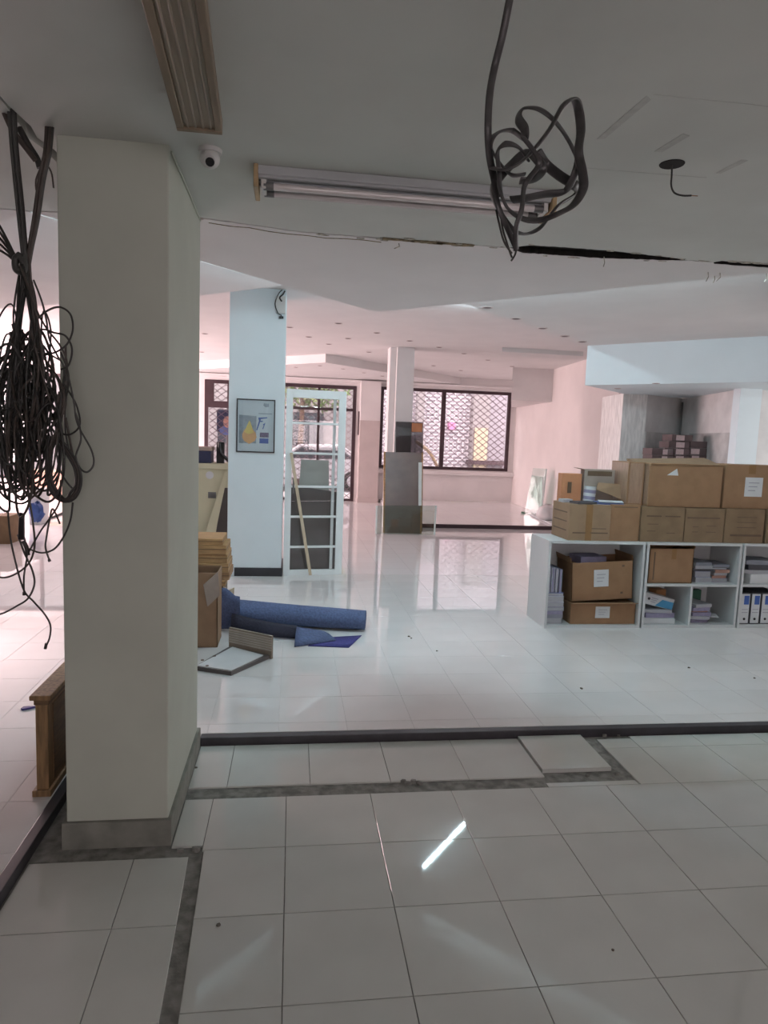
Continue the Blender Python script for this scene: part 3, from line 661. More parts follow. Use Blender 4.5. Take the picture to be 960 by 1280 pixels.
tails = [[(10, 640), (13, 672), (20, 705), (30, 738), (42, 752), (56, 768), (63, 782), (62, 797), (57, 809)], [(28, 665), (34, 690), (30, 720), (30, 742)], [(-10, 770), (5, 766), (20, 758), (35, 748), (43, 730), (40, 712), (30, 690), (22, 668)],
         [(-10, 719), (6, 722), (22, 716), (36, 704), (43, 685), (42, 660), (36, 620), (30, 580)], [(75, 655), (66, 636), (62, 650), (58, 672), (57, 685), (62, 701)], [(36, 686), (52, 691), (68, 686), (80, 670), (88, 650), (91, 628)], [(36, 690), (50, 665), (62, 648), (74, 628), (76, 600)]]
for i, l in enumerate(tails): cab(l, 2.57, .0035, mats[i % 6], .0, 300+i)
for (a, b) in (((58, 804), (56.5, 811)), ((61, 699), (62.5, 702)), ((30, 740), (30, 744))): MB().cyl(PY(*a, 2.57), PY(*b, 2.57), .0055, n=8).build('plug', 'cable', tc_)
pk = PY(27, 655, 2.57); MB().hexa([PY(22, 675, 2.56), PY(31, 675, 2.56), PY(31, 675, 2.59), PY(22, 675, 2.59)], [PY(24, 640, 2.56), PY(31, 642, 2.56), PY(31, 642, 2.59), PY(24, 640, 2.59)]).build('adaptor', 'plastic_black', tc_, bevel=.004)
cab([(29, 676), (33, 684), (35, 694)], 2.57, .008, 'cable')

# ================================================================== SHELF UNITS
SY0, SY1, SZ = 5.76, 6.22, 0.842
def unit(name, x0, x1, label, layout):
    t = T(name, label, 'shelf', ((x0+x1)/2, (SY0+SY1)/2, ZU), 'white shelf units under the cartons'); th = .022
    MB().box(x0, x0+th, SY0, SY1, ZU, SZ-th).build('side_panel', 'shelf_white', t); MB().box(x1-th, x1, SY0, SY1, ZU, SZ-th).build('side_panel', 'shelf_white', t)
    MB().box(x0, x1, SY0, SY1, SZ-th, SZ).build('top_panel', 'shelf_white', t); MB().box(x0+th, x1-th, SY0, SY1, ZU, ZU+th+.005).build('bottom_panel', 'shelf_white', t)
    MB().box(x0+th, x1-th, SY1-.012, SY1, ZU+th, SZ-th).build('back_panel', 'shelf_white', t)
    if layout:
        MB().box(x0+th, x1-th, SY0, SY1-.012, .435, .455).build('shelf', 'shelf_white', t)
        if layout == 2: MB().box((x0+x1)/2-.011, (x0+x1)/2+.011, SY0, SY1-.012, ZU+th, .435).build('divider', 'shelf_white', t)
    return t
U1 = (2.285, 3.205); U2 = (3.222, 4.165); U3 = (4.182, 5.12)
unit('shelf_unit', *U1, 'white open shelf unit with two large cartons, at the left end of the row', 0)
unit('shelf_unit', *U2, 'white shelf unit divided into three compartments, middle of the row', 2)
unit('shelf_unit', *U3, 'white shelf unit with file boxes, cut by the right edge of the picture', 1)

# ---- cartons
def carton(label, x0, x1, y0, y1, z0, z1, m='cardboard', rz=0, flaps=(), tape=None, tag_=None, prints=(), group=None, open_=False, side_film=False, name='carton', lean=0):
    c = Vector(((x0+x1)/2, (y0+y1)/2, z0)); t = T(name, label, 'carton', c, group); t.rotation_euler.z = rz
    if open_:
        e = .006
        MB().box(x0, x1, y0, y0+e, z0, z1).box(x0, x1, y1-e, y1, z0, z1).box(x0, x0+e, y0, y1, z0, z1).box(x1-e, x1, y0, y1, z0, z1).box(x0, x1, y0, y1, z0, z0+e).build('body', m, t)
    else: MB().box(x0, x1, y0, y1, z0, z1).build('body', m, t, bevel=.004)
    for (edge, ang, ln) in flaps:       # edge f b l r, angle above horizontal outward
        a = math.radians(ang); th = .005
        dz, do = math.sin(a)*ln, math.cos(a)*ln
        if edge == 'f': p, qd = [(x0, y0, z1), (x1, y0, z1)], Vector((0, -do, dz))
        elif edge == 'b': p, qd = [(x1, y1, z1), (x0, y1, z1)], Vector((0, do, dz))
        elif edge == 'l': p, qd = [(x0, y1, z1), (x0, y0, z1)], Vector((-do, 0, dz))
        else: p, qd = [(x1, y0, z1), (x1, y1, z1)], Vector((do, 0, dz))
        a_, b_ = Vector(p[0]), Vector(p[1]); nn = (b_-a_).cross(qd).normalized()*th
        MB().hexa([a_, b_, b_+nn, a_+nn], [a_+qd, b_+qd, b_+qd+nn, a_+qd+nn]).build('flap', m, t)
    if tape is not None:
        xm = x0+(x1-x0)*tape[0]; hw_ = tape[1]/2
        MB().box(xm-hw_, xm+hw_, y0-.0012, y0+.001, z0+(z1-z0)*tape[2], z1).build('tape', 'tape', t)
        if not open_: MB().box(xm-hw_, xm+hw_, y0, y1, z1-.001, z1+.0012).build('tape', 'tape', t)
    if tag_ is not None:
        u0_, v0_, u1_, v1_ = tag_; X = lambda u: x0+(x1-x0)*u; Z = lambda v: z0+(z1-z0)*v
        lb = MB().box(X(u0_), X(u1_), y0-.0022, y0+.001, Z(v0_), Z(v1_)).build('paper_label', 'label_white', t)
        for k in range(3): MB().box(X(u0_+(u1_-u0_)*.2), X(u0_+(u1_-u0_)*(.8-.1*k)), y0-.003, y0, Z(v0_+(v1_-v0_)*(.7-.2*k)), Z(v0_+(v1_-v0_)*(.74-.2*k))).build('text_line', 'label_ink', lb)
    for (u0_, v0_, u1_, v1_) in prints:
        MB().box(x0+(x1-x0)*u0_, x0+(x1-x0)*u1_, y0-.0012, y0+.001, z0+(z1-z0)*v0_, z0+(z1-z0)*v1_).build('print_line', 'ink', t)
    if side_film:
        MB().box(x0-.002, x0+.001, y0+.01, y1-.01, z0+.02, z1-.01).build('tape_film', 'clear_tape', t)
    return t
def bx(px0, py0, px1, py1, Y): return RECT(px0, py0, px1, py1, Y)
ZS = SZ+.0005
# lower row on the shelf tops
Yb = 5.80
x0, x1, z0, z1 = bx(711, 631, 763, 679, Yb)
H1 = 1.15
carton('carton with three printed lines on its side, left end of the lower row', x0, x1, Yb, Yb+.40, ZS, z1, 'cardboard_pale', 0, (), (.48, .06, .0), None, [(.1, .2, .42, .235), (.52, .2, .95, .235), (.55, .33, .9, .35)], 'cartons on the white shelves')
sd = [o for o in bpy.data.objects if o.get('label', '').startswith('carton with three printed')][0]
for zz in (.25, .5, .75): MB().box(x0-.0015, x0+.001, Yb+.05, Yb+.36, ZS+(z1-ZS)*zz, ZS+(z1-ZS)*(zz+.03)).build('print_line', 'ink', sd)
XB1 = x1
x0, x1, z0, z1 = bx(764, 631, 800, 679, Yb)
carton('plain brown carton wedged in the lower row right of the lined carton', XB1+.004, x1, Yb+.01, Yb+.40, ZS, z1, 'cardboard', 0, (), None, None, [(.1, .92, .9, .94)], 'cartons on the white shelves')
pb_ = [o for o in bpy.data.objects if o.get('label', '').startswith('plain brown carton wedged')][0]
fa, fb0, fc, fd = PY(745, 612, 6.02), PY(782, 626, 6.00), PY(782, 606, 6.04), PY(748, 603, 6.05)
fth = Vector((0, .006, 0)); MB().hexa([fa, fb0, fb0+fth, fa+fth], [fd, fc, fc+fth, fd+fth]).build('flap', 'cardboard_pale', pb_)
XA = x1
prs = [[(.12, .72, .46, .76), (.55, .72, .9, .76), (.15, .5, .4, .52), (.15, .3, .35, .32), (.6, .25, .8, .27)], [(.05, .7, .88, .74), (.2, .45, .35, .47), (.2, .3, .35, .32), (.55, .48, .8, .5), (.55, .3, .8, .32)], [(.15, .2, .95, .26), (.3, .6, .8, .62), (.3, .75, .8, .77), (.3, .45, .8, .47)]]
bxs = [(801, 855, 634), (856, 905, 635), (906, 955, 636)]
nm = ['printed carton directly under the large torn-label carton, its left half', 'printed carton in the lower row between its two printed neighbours', 'printed carton in the lower row under the white-labelled carton']
ZR = None
for i, (a, b, t_) in enumerate(bxs):
    x0, x1, z0, z1 = bx(a, t_, b, 681, Yb); x0 = max(x0, XA+.004); XA = x1
    if ZR is None: ZR = z1
    carton(nm[i], x0, x1, Yb, Yb+.40, ZS, ZR-.003*(i % 2), 'cardboard_dark', 0, (), None, None, prs[i], 'cartons on the white shelves')
x0, x1, z0, z1 = bx(958, 637, 1010, 681, Yb)
carton('dark carton at the right edge of the lower row', x0, x1, Yb, Yb+.4, ZS, ZR-.002, 'cardboard_dark', 0, (), None, None, [], 'cartons on the white shelves')
# upper row
x0, x1, z0, z1 = bx(811, 580, 903, 634, 5.83); XT = x0
carton('large brown carton with a torn white label, left in the upper row', x0, x1-.005, 5.83, 6.24, ZR+.002, z1, 'cardboard', 0, (('b', 15, .05),), None, None, [], 'cartons on the white shelves', side_film=True)
tl = [o for o in bpy.data.objects if o.get('label', '').startswith('large brown carton with a torn')][0]
a, b, c = PY(834, 594, 5.827), PY(848, 594.5, 5.827), PY(846.5, 586, 5.827)
MB().add([a, b, c, a+Vector((0, .004, 0)), b+Vector((0, .004, 0)), c+Vector((0, .004, 0))], [(0, 1, 2), (5, 4, 3), (0, 3, 4, 1), (1, 4, 5, 2), (2, 5, 3, 0)]).build('torn_label', 'label_white', tl)
MB().hexa([PY(783, 574, 6.22), PY(812, 582, 5.83), PY(903, 583, 5.83), PY(880, 573, 6.22)], [p+Vector((0, 0, .006)) for p in (PY(783, 574, 6.22), PY(812, 582, 5.83), PY(903, 583, 5.83), PY(880, 573, 6.22))]).build('lid_flap', 'cardboard_pale', tl)
carton('taped carton standing behind the open papers, left of the torn-label carton', XT-.17, XT-.012, 5.90, 6.24, ZR+.002, z1+.0, 'cardboard', 0, (), None, None, [], 'cartons on the white shelves', side_film=True)
tb = [o for o in bpy.data.objects if o.get('label', '').startswith('taped carton standing')][0]
MB().box(XT-.155, XT-.03, 5.897, 5.901, ZR+.02, z1-.01).build('tape_film', 'clear_tape', tb)
x0, x1, z0, z1 = bx(905, 582, 1000, 636, 5.83)
carton('brown carton with a square white label, right in the upper row', x0, x1, 5.83, 6.24, ZR+.002, z1, 'cardboard', 0, (), (.35, .07, .8), (.27, .28, .50, .72), [], 'cartons on the white shelves')
# loose things on the left carton
zt1 = bx(711, 631, 763, 679, Yb)[3]+.001
def slab(name, label, cat, c, sx, sy, sz, rz, m, group=None, tilt=0, pages=None):
    t = T(name, label, cat, c, group); t.rotation_euler = (tilt, 0, rz)
    x, y, z = c
    if pages:
        MB().box(x-sx/2, x+sx/2, y-sy/2, y+sy/2, z, z+.003).box(x-sx/2, x+sx/2, y-sy/2, y+sy/2, z+sz-.003, z+sz).build('cover', m, t)
        if int(z*1000) % 2: MB().box(x-sx/2, x+sx/2, y-sy/2-.001, y-sy/2+.002, z, z+sz).build('spine', m, t)
        MB().box(x-sx/2+.004, x+sx/2-.004, y-sy/2+.002, y+sy/2-.004, z+.003, z+sz-.003).build('pages', pages, t)
    else: MB().box(x-sx/2, x+sx/2, y-sy/2, y+sy/2, z, z+sz).build('sheet', m, t, bevel=.002)
    return t
slab('folder', 'dark grey folder lying on the lined carton', 'folder', (2.64, 5.90, zt1), .2, .14, .02, .2, 'book_dark')
slab('folder', 'blue-grey folder fanned over the plain brown carton', 'folder', (2.88, 5.90, zt1+.004), .26, .12, .012, -.25, 'book_blue', tilt=.12)
slab('paper_sheet', 'white paper sheet lying on top of the blue-grey folder', 'paper', (2.90, 5.89, zt1+.024), .22, .09, .004, -.25, 'label_white', tilt=.12)
slab('paper_bundle', 'white paper bundle beside the purple roll', 'paper', (2.52, 6.02, zt1), .10, .08, .03, .2, 'paper')
x0, x1, z0, z1 = bx(702, 592, 727, 621, 6.09)
carton('small orange carton standing on the back of the lined carton', x0, x1, 6.09, 6.19, zt1, z1, 'cardboard_orange', 0, (), None, None, [(.3, .3, .5, .7)])
x0, x1, z0, z1 = bx(730, 587, 768, 620, 6.10)
carton('grey-brown open carton behind the purple roll', x0, x1, 6.10, 6.195, zt1, z1, 'cardboard_grey', 0, (('l', 10, .07),), None, None, [(.1, .8, .9, .95)])
pr_ = PY(737, 606, 6.03)
rl = T('paper_roll', 'upright white roll with purple stripes between the small cartons', 'roll', (pr_.x, 6.03, zt1))
MB().cyl((pr_.x, 6.03, zt1), (pr_.x+.01, 6.03, zt1+.15), .055, .055, 20).build('roll', 'label_white', rl)
MB().cyl((pr_.x+.002, 6.03, zt1+.03), (pr_.x+.004, 6.03, zt1+.06), .0557, .0557, 20).cyl((pr_.x+.006, 6.03, zt1+.09), (pr_.x+.008, 6.03, zt1+.12), .0557, .0557, 20).build('stripe', 'paper_lilac', rl)
# ---- inside the left unit
zb = ZU+.028
x0, x1, z0, z1 = bx(713, 753, 794, 783, 5.80); ZL = z1
carton('squashed carton with a white label at the bottom of the left shelf unit', x0, x1, 5.80, 6.18, zb, ZL-.01, 'cardboard', 0, (('f', 18, .045),), None, (.38, .3, .6, .85), [], 'cartons inside the white shelves')
x0, x1, z0, z1 = bx(716, 703, 797, 752, 5.83)
oc_ = carton('open carton with a white label resting on the squashed carton', x0, x1-.04, 5.83, 6.18, ZL+.012, z1+.005, 'cardboard', 0, (('r', 100, .05), ('l', 80, .05)), None, (.36, .36, .60, .80), [(.8, .15, .84, .2), (.82, .85, .86, .9)], 'cartons inside the white shelves', open_=True)
oc_.rotation_euler.y = math.radians(-3.2)
slab('paper_bundle', 'grey plastic parcel sticking out of the open carton in the left shelf unit', 'parcel', ((x0+x1)/2-.11, 6.0, z1-.03), .26, .22, .07, .1, 'paper_lilac')
cols = [('book_grey', 'grey'), ('paper', 'white'), ('book_blue', 'dark blue'), ('paper_lilac', 'lilac'), ('book_grey', 'dull grey'), ('paper', 'off-white'), ('book_dark', 'black'), ('paper_lilac', 'pale purple')]
zc = zb
xl0 = U1[0]+.026
r = random.Random(4)
for k, (m_, cn) in enumerate([('paper', 'white'), ('book_grey', 'grey'), ('paper_lilac', 'lilac'), ('book_grey', 'dull grey'), ('paper_lilac', 'pale purple'), ('label_white', 'wide white'), ('book_blue', 'navy blue')]):
    h = [.05, .035, .03, .035, .045, .055, .03][k]
    where = ['at the bottom of', 'second from the bottom of', 'third from the bottom of', 'in the middle of', 'just above the middle of', 'under the navy book in', 'on top of'][k]
    slab('notebook', f'{cn} notebook {where} the pile beside the open carton', 'book', (xl0+.085+r.uniform(0, .012), 5.95, zc), .165, .26, h, r.uniform(-.04, .04), m_, 'notebooks in the left shelf unit', pages='paper')
    zc += h+.001
for k in range(4):       # upright notebooks leaning above the pile
    m_, cn = [('paper_lilac', 'lilac'), ('label_white', 'white'), ('paper_lilac', 'purple-lined'), ('book_grey', 'grey')][k]
    x = xl0+.012+k*.036
    t = T('notebook', f'{cn} notebook upright on the navy book, {["first", "second", "third", "fourth"][k]} from the left', 'book', (x+.012, 5.95, zc), 'notebooks in the left shelf unit')
    MB().box(x, x+.003, 5.83, 6.08, zc, zc+.24-k*.008).box(x+.023, x+.026, 5.83, 6.08, zc, zc+.24-k*.008).build('cover', m_, t)
    MB().box(x+.003, x+.023, 5.834, 6.075, zc, zc+.235-k*.008).build('pages', 'paper_lilac' if k % 2 else 'paper', t)
# ---- middle unit
x0, x1, z0, z1 = bx(811, 686, 866, 733, 5.80)
carton('brown carton in the upper compartment of the middle shelf unit', x0, x1, 5.80, 6.16, .456, z1, 'cardboard', 0, (('l', 95, .03), ('r', 75, .03)), (.55, .045, .7), None, [(.1, .1, .13, .9)], 'cartons inside the white shelves', open_=True)
def pile(specs, x, y, z, wx, wy, place, group, seed):
    rr = random.Random(seed)
    for k, (m_, cn, h, kind) in enumerate(specs):
        pos = 'bottom' if k == 0 else 'top' if k == len(specs)-1 else ['', 'second from bottom', 'third from bottom', 'fourth from bottom', 'fifth from bottom', 'sixth from bottom', 'seventh from bottom'][k]
        c = (x+rr.uniform(-.02, .02), y+rr.uniform(-.015, .015), z)
        slab(kind, f'{cn} {kind.replace("_", " ")}, {pos} of the pile {place}', kind.replace('_', ' ').split()[-1], c, wx*rr.uniform(.85, 1.05), wy, h, rr.uniform(-.15, .15), m_, group, pages='paper' if kind == 'book' else None)
        z += h+.001
xm = x1+.005
pile([('label_white', 'white', .045, 'book'), ('book_blue', 'blue', .06, 'book'), ('book_dark', 'black', .022, 'book'), ('paper', 'grey-white', .03, 'book'), ('book_grey', 'grey', .03, 'book')], xm+.135, 5.98, .456, .19, .26, 'right of the middle unit carton', 'books in the middle shelf unit', 5)
pile([('paper_lilac', 'lilac', .04, 'book'), ('book_red', 'red-brown', .025, 'book'), ('paper', 'white', .025, 'book'), ('book_red', 'pinkish', .03, 'book'), ('book_dark', 'dark', .02, 'book'), ('book_grey', 'slate', .025, 'book')], xm+.315, 5.97, .456, .16, .24, 'at the middle unit right panel', 'books in the middle shelf unit', 6)
xa = U2[0]+.03; xmid = (U2[0]+U2[1])/2
pile([('label_white', 'white', .05, 'paper_stack'), ('paper_lilac', 'bluish', .045, 'paper_stack'), ('paper', 'grey', .03, 'paper_stack')], xa+.19, 5.97, zb, .33, .27, 'in the middle unit lower left', 'papers in the middle shelf unit', 7)
fb = T('file_box', 'white and light blue file box tipped over the papers in the middle unit', 'box', (xa+.17, 5.90, zb+.15)); 
fb.rotation_euler = (0, math.radians(14), .05)
X, Y_, Z_ = xa+.17, 5.90, zb+.15
MB().box(X-.155, X+.155, Y_-.04, Y_+.16, Z_, Z_+.105).build('body', 'label_white', fb, bevel=.003)
MB().box(X+.03, X+.152, Y_-.0425, Y_-.038, Z_+.005, Z_+.075).build('blue_panel', 'cyan_print', fb)
MB().add([(X-.03, Y_-.043, Z_+.005), (X+.03, Y_-.043, Z_+.005), (X+.03, Y_-.043, Z_+.075), (X-.03, Y_-.038, Z_+.005), (X+.03, Y_-.038, Z_+.005), (X+.03, Y_-.038, Z_+.075)], [(0, 1, 2), (0, 3, 4, 1), (1, 4, 5, 2), (2, 5, 3, 0)]).build('blue_corner', 'cyan_print', fb)
MB().cyl((X-.11, Y_-.044, Z_+.055), (X-.11, Y_-.038, Z_+.055), .013, n=12).build('finger_hole', 'plastic_black', fb)
for k in range(3): MB().box(X-.085, X-.035+.01*k, Y_-.0425, Y_-.038, Z_+.03+.018*k, Z_+.036+.018*k).build('text_line', 'label_ink', fb)
slab('book', 'orange-brown book behind the tipped file box', 'book', (xa+.30, 6.10, zb+.13), .12, .10, .14, .2, 'book_orange')
pile([('paper_lilac', 'pale purple', .035, 'paper_stack'), ('paper', 'white', .03, 'paper_stack'), ('paper_lilac', 'lilac', .035, 'paper_stack'), ('book_red', 'brownish', .012, 'paper_stack'), ('paper_lilac', 'violet-grey', .035, 'paper_stack'), ('paper', 'crumpled white', .03, 'paper_stack')], xmid+.165, 5.96, zb, .2, .25, 'in the middle unit lower right', 'papers in the middle shelf unit', 8)
slab('book', 'dark green upright book at the back of the lower right compartment', 'book', (xmid+.22, 6.12, zb), .20, .05, .26, .05, 'book_green')
slab('paper_sheet', 'white sheet sliding off the pile in the lower right compartment', 'paper', (xmid+.27, 5.9, zb+.06), .18, .1, .006, -.3, 'label_white', tilt=.1)
# ---- right unit
x3 = U3[0]+.03
pile([('label_white', 'white ridged', .09, 'file_box'), ('paper', 'grey', .035, 'file_box'), ('book_dark', 'black', .05, 'file_box'), ('book_grey', 'slate', .04, 'file_box')], x3+.22, 5.96, .456, .30, .26, 'in the right unit top', 'file boxes in the right shelf unit', 9)
for k in range(4):
    x = x3+.012+k*.108
    t = T('box_file', f'white box file with blue label, {["first", "second", "third", "fourth"][k]} from left in the right shelf unit', 'box file', (x+.05, 5.95, zb), 'box files in the right shelf unit')
    MB().box(x, x+.10, 5.80, 6.1, zb, zb+.30).build('body', 'book_dark', t, bevel=.003)
    MB().box(x+.008, x+.092, 5.797, 5.802, zb+.01, zb+.29).build('spine_label', 'label_white', t)
    MB().box(x+.035, x+.085, 5.795, 5.80, zb+.19, zb+.275).build('blue_panel', 'blue_print', t)
    MB().box(x+.02, x+.08, 5.7955, 5.80, zb+.11, zb+.115).box(x+.02, x+.08, 5.7955, 5.80, zb+.14, zb+.145).build('text_line', 'label_ink', t)
    MB().cyl((x+.05, 5.794, zb+.05), (x+.05, 5.80, zb+.05), .012, n=12).build('finger_hole', 'plastic_black', t)

# ---- dark cartons stacked in the grey recess
st = T('trestle', 'grey bench carrying the dark cartons in the recess', 'bench', (5.25, 9.0, ZU))
MB().box(4.85, 5.55, 8.75, 9.2, 1.0, 1.04).build('bench_top', 'book_grey', st)
for x in (4.9, 5.5):
    for y in (8.79, 9.16): MB().box(x-.02, x+.02, y-.02, y+.02, ZU, 1.0).build('leg', 'book_grey', st)
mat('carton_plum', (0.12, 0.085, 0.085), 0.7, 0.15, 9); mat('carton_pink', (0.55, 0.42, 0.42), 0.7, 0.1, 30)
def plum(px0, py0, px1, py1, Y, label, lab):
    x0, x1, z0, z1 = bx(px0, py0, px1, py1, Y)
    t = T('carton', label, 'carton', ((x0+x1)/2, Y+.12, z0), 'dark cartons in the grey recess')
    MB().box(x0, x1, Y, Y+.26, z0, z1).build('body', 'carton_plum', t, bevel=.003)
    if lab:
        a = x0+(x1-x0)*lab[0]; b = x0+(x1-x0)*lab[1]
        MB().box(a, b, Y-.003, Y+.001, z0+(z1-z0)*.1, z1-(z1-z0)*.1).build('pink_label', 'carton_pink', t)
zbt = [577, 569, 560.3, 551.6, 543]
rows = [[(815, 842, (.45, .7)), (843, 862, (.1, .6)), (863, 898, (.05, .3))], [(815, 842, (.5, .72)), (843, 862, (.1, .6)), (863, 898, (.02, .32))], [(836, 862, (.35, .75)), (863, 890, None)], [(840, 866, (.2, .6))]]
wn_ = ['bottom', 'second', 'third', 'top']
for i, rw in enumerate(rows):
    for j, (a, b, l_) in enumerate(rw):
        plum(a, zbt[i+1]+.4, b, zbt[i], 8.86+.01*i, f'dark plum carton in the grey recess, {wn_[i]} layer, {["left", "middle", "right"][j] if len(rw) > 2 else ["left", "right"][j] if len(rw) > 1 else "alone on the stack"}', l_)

# ================================================================== LEFT-CENTRE CLUTTER
# tall carton beside the front pillar
x0, x1, z0, z1 = bx(215, 716, 272, 812, 5.25)
tcn = carton('tall open brown carton beside the front pillar', x0, x1, 5.25, 5.55, ZU, z1, 'cardboard_pale', 0, (), None, None, [], None, open_=True)
a, b, c, d = PY(254, 731, 5.235), PY(272, 715, 5.24), PY(274, 744, 5.20), PY(259, 758, 5.19)
th = Vector((0.004, -.004, 0)); MB().hexa([a, b, c, d], [p+th for p in (a, b, c, d)]).build('flap', 'cardboard_grey', tcn)
# stack of flat brown packs
zz_ = ZU+.20
base = T('wooden_crate', 'brown wooden crate under the flat packs', 'crate', (-.80, 6.5, ZU))
MB().box(-1.2, -.62, 6.38, 6.8, ZU+.012, ZU+.232).build('body', 'wood_dark', base, bevel=.005)
MB().box(-1.2, -.60, 6.37, 6.39, ZU, ZU+.06).build('plank', 'wood_flat', base); MB().box(-1.2, -.61, 6.37, 6.39, ZU+.10, ZU+.16).build('plank', 'wood_dark', base)
packs = [(267+27, 747, .055), (300, 0, .05), (299, 0, .05), (297.5, 0, .055), (296.5, 0, .035), (293, 0, .05)]
zz_ = ZU+.235
xr_ = [-.60, -.565, -.575, -.585, -.595, -.63]
for k, h in enumerate([.055, .07, .085, .08, .085, .06]):
    pos = ['lowest', 'second from the bottom', 'third from the bottom', 'fourth from the bottom', 'second from the top', 'topmost'][k]
    t = T('flat_pack', f'flat brown pack of boards, {pos} of the stack on the crate', 'pack', (-.9, 6.55, zz_), 'flat packs beside the poster pillar')
    MB().box(-1.25, xr_[k], 6.36+.01*(k % 2), 6.80, zz_, zz_+h).build('wrapper', ['wood_flat', 'cardboard', 'wood_flat', 'wood_flat', 'wood_flat', 'wood_flat'][k], t, bevel=.003)
    MB().box(-1.25, xr_[k]+.002, 6.355+.01*(k % 2), 6.80, zz_+h*.55, zz_+h*.62).build('seam', 'wood_dark', t)
    zz_ += h+.002
t = T('wood_offcut', 'short splintered wood offcut leaning at the end of the crate', 'wood', (-.55, 6.3, ZU))
MB().hexa([(-.60, 6.29, ZU), (-.52, 6.27, ZU), (-.52, 6.30, ZU), (-.60, 6.32, ZU)], [(-.575, 6.33, ZU+.20), (-.515, 6.33, ZU+.23), (-.515, 6.35, ZU+.23), (-.575, 6.35, ZU+.20)]).build('offcut', 'wood_pale', t)
t = T('stone_offcut', 'small grey broken stone beside the wood offcut', 'stone', (-.66, 6.2, ZU))
MB().prism([(-.72, 6.18), (-.60, 6.14), (-.57, 6.22), (-.63, 6.28), (-.71, 6.26)], ZU, ZU+.13).build('stone', 'concrete', t, bevel=.01)
# cream panel with a navy box on it (standing behind, left of the poster pillar)
cp = T('cream_cabinet', 'pale yellow cabinet seen between the two pillars', 'cabinet', (-1.6, 9.2, ZU))
x0, x1, z0, z1 = bx(225, 586, 284, 668, 9.0)
MB().box(x0, x1+.02, 9.0, 9.5, ZU, z1).build('body', 'cream_panel', cp, bevel=.004)
MB().box(x0-.02, x1+.04, 8.97, 9.53, z1, z1+.07).build('top', 'cream_panel', cp, bevel=.006)
e_ = PY(262, 594, 8.99); MB().cyl((e_.x, 8.995, e_.z), (e_.x, 9.001, e_.z), .05, n=18).build('sticker', 'label_white', cp)
e_ = PY(265, 619, 8.99); MB().box(e_.x-.05, e_.x+.05, 8.994, 9.001, e_.z-.04, e_.z+.04).build('plate', 'grey_metal', cp)
t = T('leaning_plank', 'pale board leaning against the pale yellow cabinet', 'board', (-1.15, 8.85, ZU))
MB().hexa([PY(255, 672, 8.80), PY(268, 672, 8.80), PY(268, 672, 8.84), PY(255, 672, 8.84)], [PY(281, 590, 8.93), PY(285, 590, 8.93), PY(285, 590, 8.96), PY(281, 590, 8.96)]).build('board', 'cream_panel', t)
t = T('dark_panel', 'black board leaning behind the flat packs', 'board', (-.85, 8.9, ZU))
x0, x1, z0, z1 = bx(266, 600, 284, 672, 8.97); MB().hexa([(x0, 8.9, ZU), (x1+.02, 8.9, ZU), (x1+.02, 8.93, ZU), (x0, 8.93, ZU)], [(x1-.06, 8.96, z1-.1), (x1+.02, 8.96, z1-.1), (x1+.02, 8.985, z1-.1), (x1-.06, 8.985, z1-.1)]).build('board', 'board_dark', t)
x0, x1, z0, z1 = bx(225, 562, 264, 576, 9.1); ztop = ORG[cp.name].z
czt = bx(225, 586, 284, 668, 9.0)[3]+.07
t = T('storage_box', 'navy blue box on the pale yellow cabinet', 'box', ((x0+x1)/2, 9.2, czt))
MB().box(x0, x1, 9.06, 9.4, czt, czt+.16).build('body', 'navy', t, bevel=.006); MB().box(x0-.01, x1+.01, 9.05, 9.41, czt+.16, czt+.21).build('lid', 'cardboard_grey', t, bevel=.006)
t = T('desk_phone', 'black device with a curved handset on the pale yellow cabinet', 'device', (x1+.1, 9.2, czt))
MB().box(x1+.06, x1+.16, 9.15, 9.3, czt, czt+.28).build('stand', 'plastic_black', t, bevel=.006)
MB().sweep(spline([(x1+.10, 9.14, czt+.27), (x1+.12, 9.12, czt+.14), (x1+.20, 9.11, czt+.06), (x1+.24, 9.12, czt+.02)], 5), .022, n=8).build('handset', 'plastic_black', t)
# ---- blue carpet roll
cpt = T('carpet_roll', 'rolled blue carpet lying on the white tiles', 'carpet', (0.0, 5.75, ZU))
A = Vector((-.60, 5.98, 0)); B = Vector((.66, 5.78, 0)); ax = (B-A); sdv = Vector((ax.y, -ax.x, 0)).normalized()   # toward the camera
nL, nA = 18, 26; vs_ = []; fs = []
rr = random.Random(3)
for i in range(nL+1):
    t_ = i/nL; c = A+ax*t_
    R1 = .135-.025*t_+.012*math.sin(t_*9); hh = .21-.06*t_
    for k in range(nA+1):
        a = -2.2+k/nA*(2.2+4.0)            # spiral outward
        kk = k/nA; s_ = .80+.20*kk
        o = sdv*(-math.cos(a)*R1*s_*1.15); zz = max(0.006, hh/2+math.sin(a)*hh/2*s_)
        vs_.append((c.x+o.x, c.y+o.y, ZU+zz))
n1 = nA+1
for i in range(nL):
    for k in range(nA): fs.append((i*n1+k, (i+1)*n1+k, (i+1)*n1+k+1, i*n1+k+1))
mb = MB().add(vs_, fs, True); ro = mb.build('roll', 'carpet_blue', cpt)
md = ro.modifiers.new('thick', 'SOLIDIFY'); md.thickness = .008
def sheet(grid, name, m, th=.008):
    n = len(grid); k = len(grid[0]); v = [p for row in grid for p in row]
    f = [(i*k+j, (i+1)*k+j, (i+1)*k+j+1, i*k+j+1) for i in range(n-1) for j in range(k-1)]
    o = MB().add(v, f, True).build(name, m, cpt); d_ = o.modifiers.new('thick', 'SOLIDIFY'); d_.thickness = th; return o
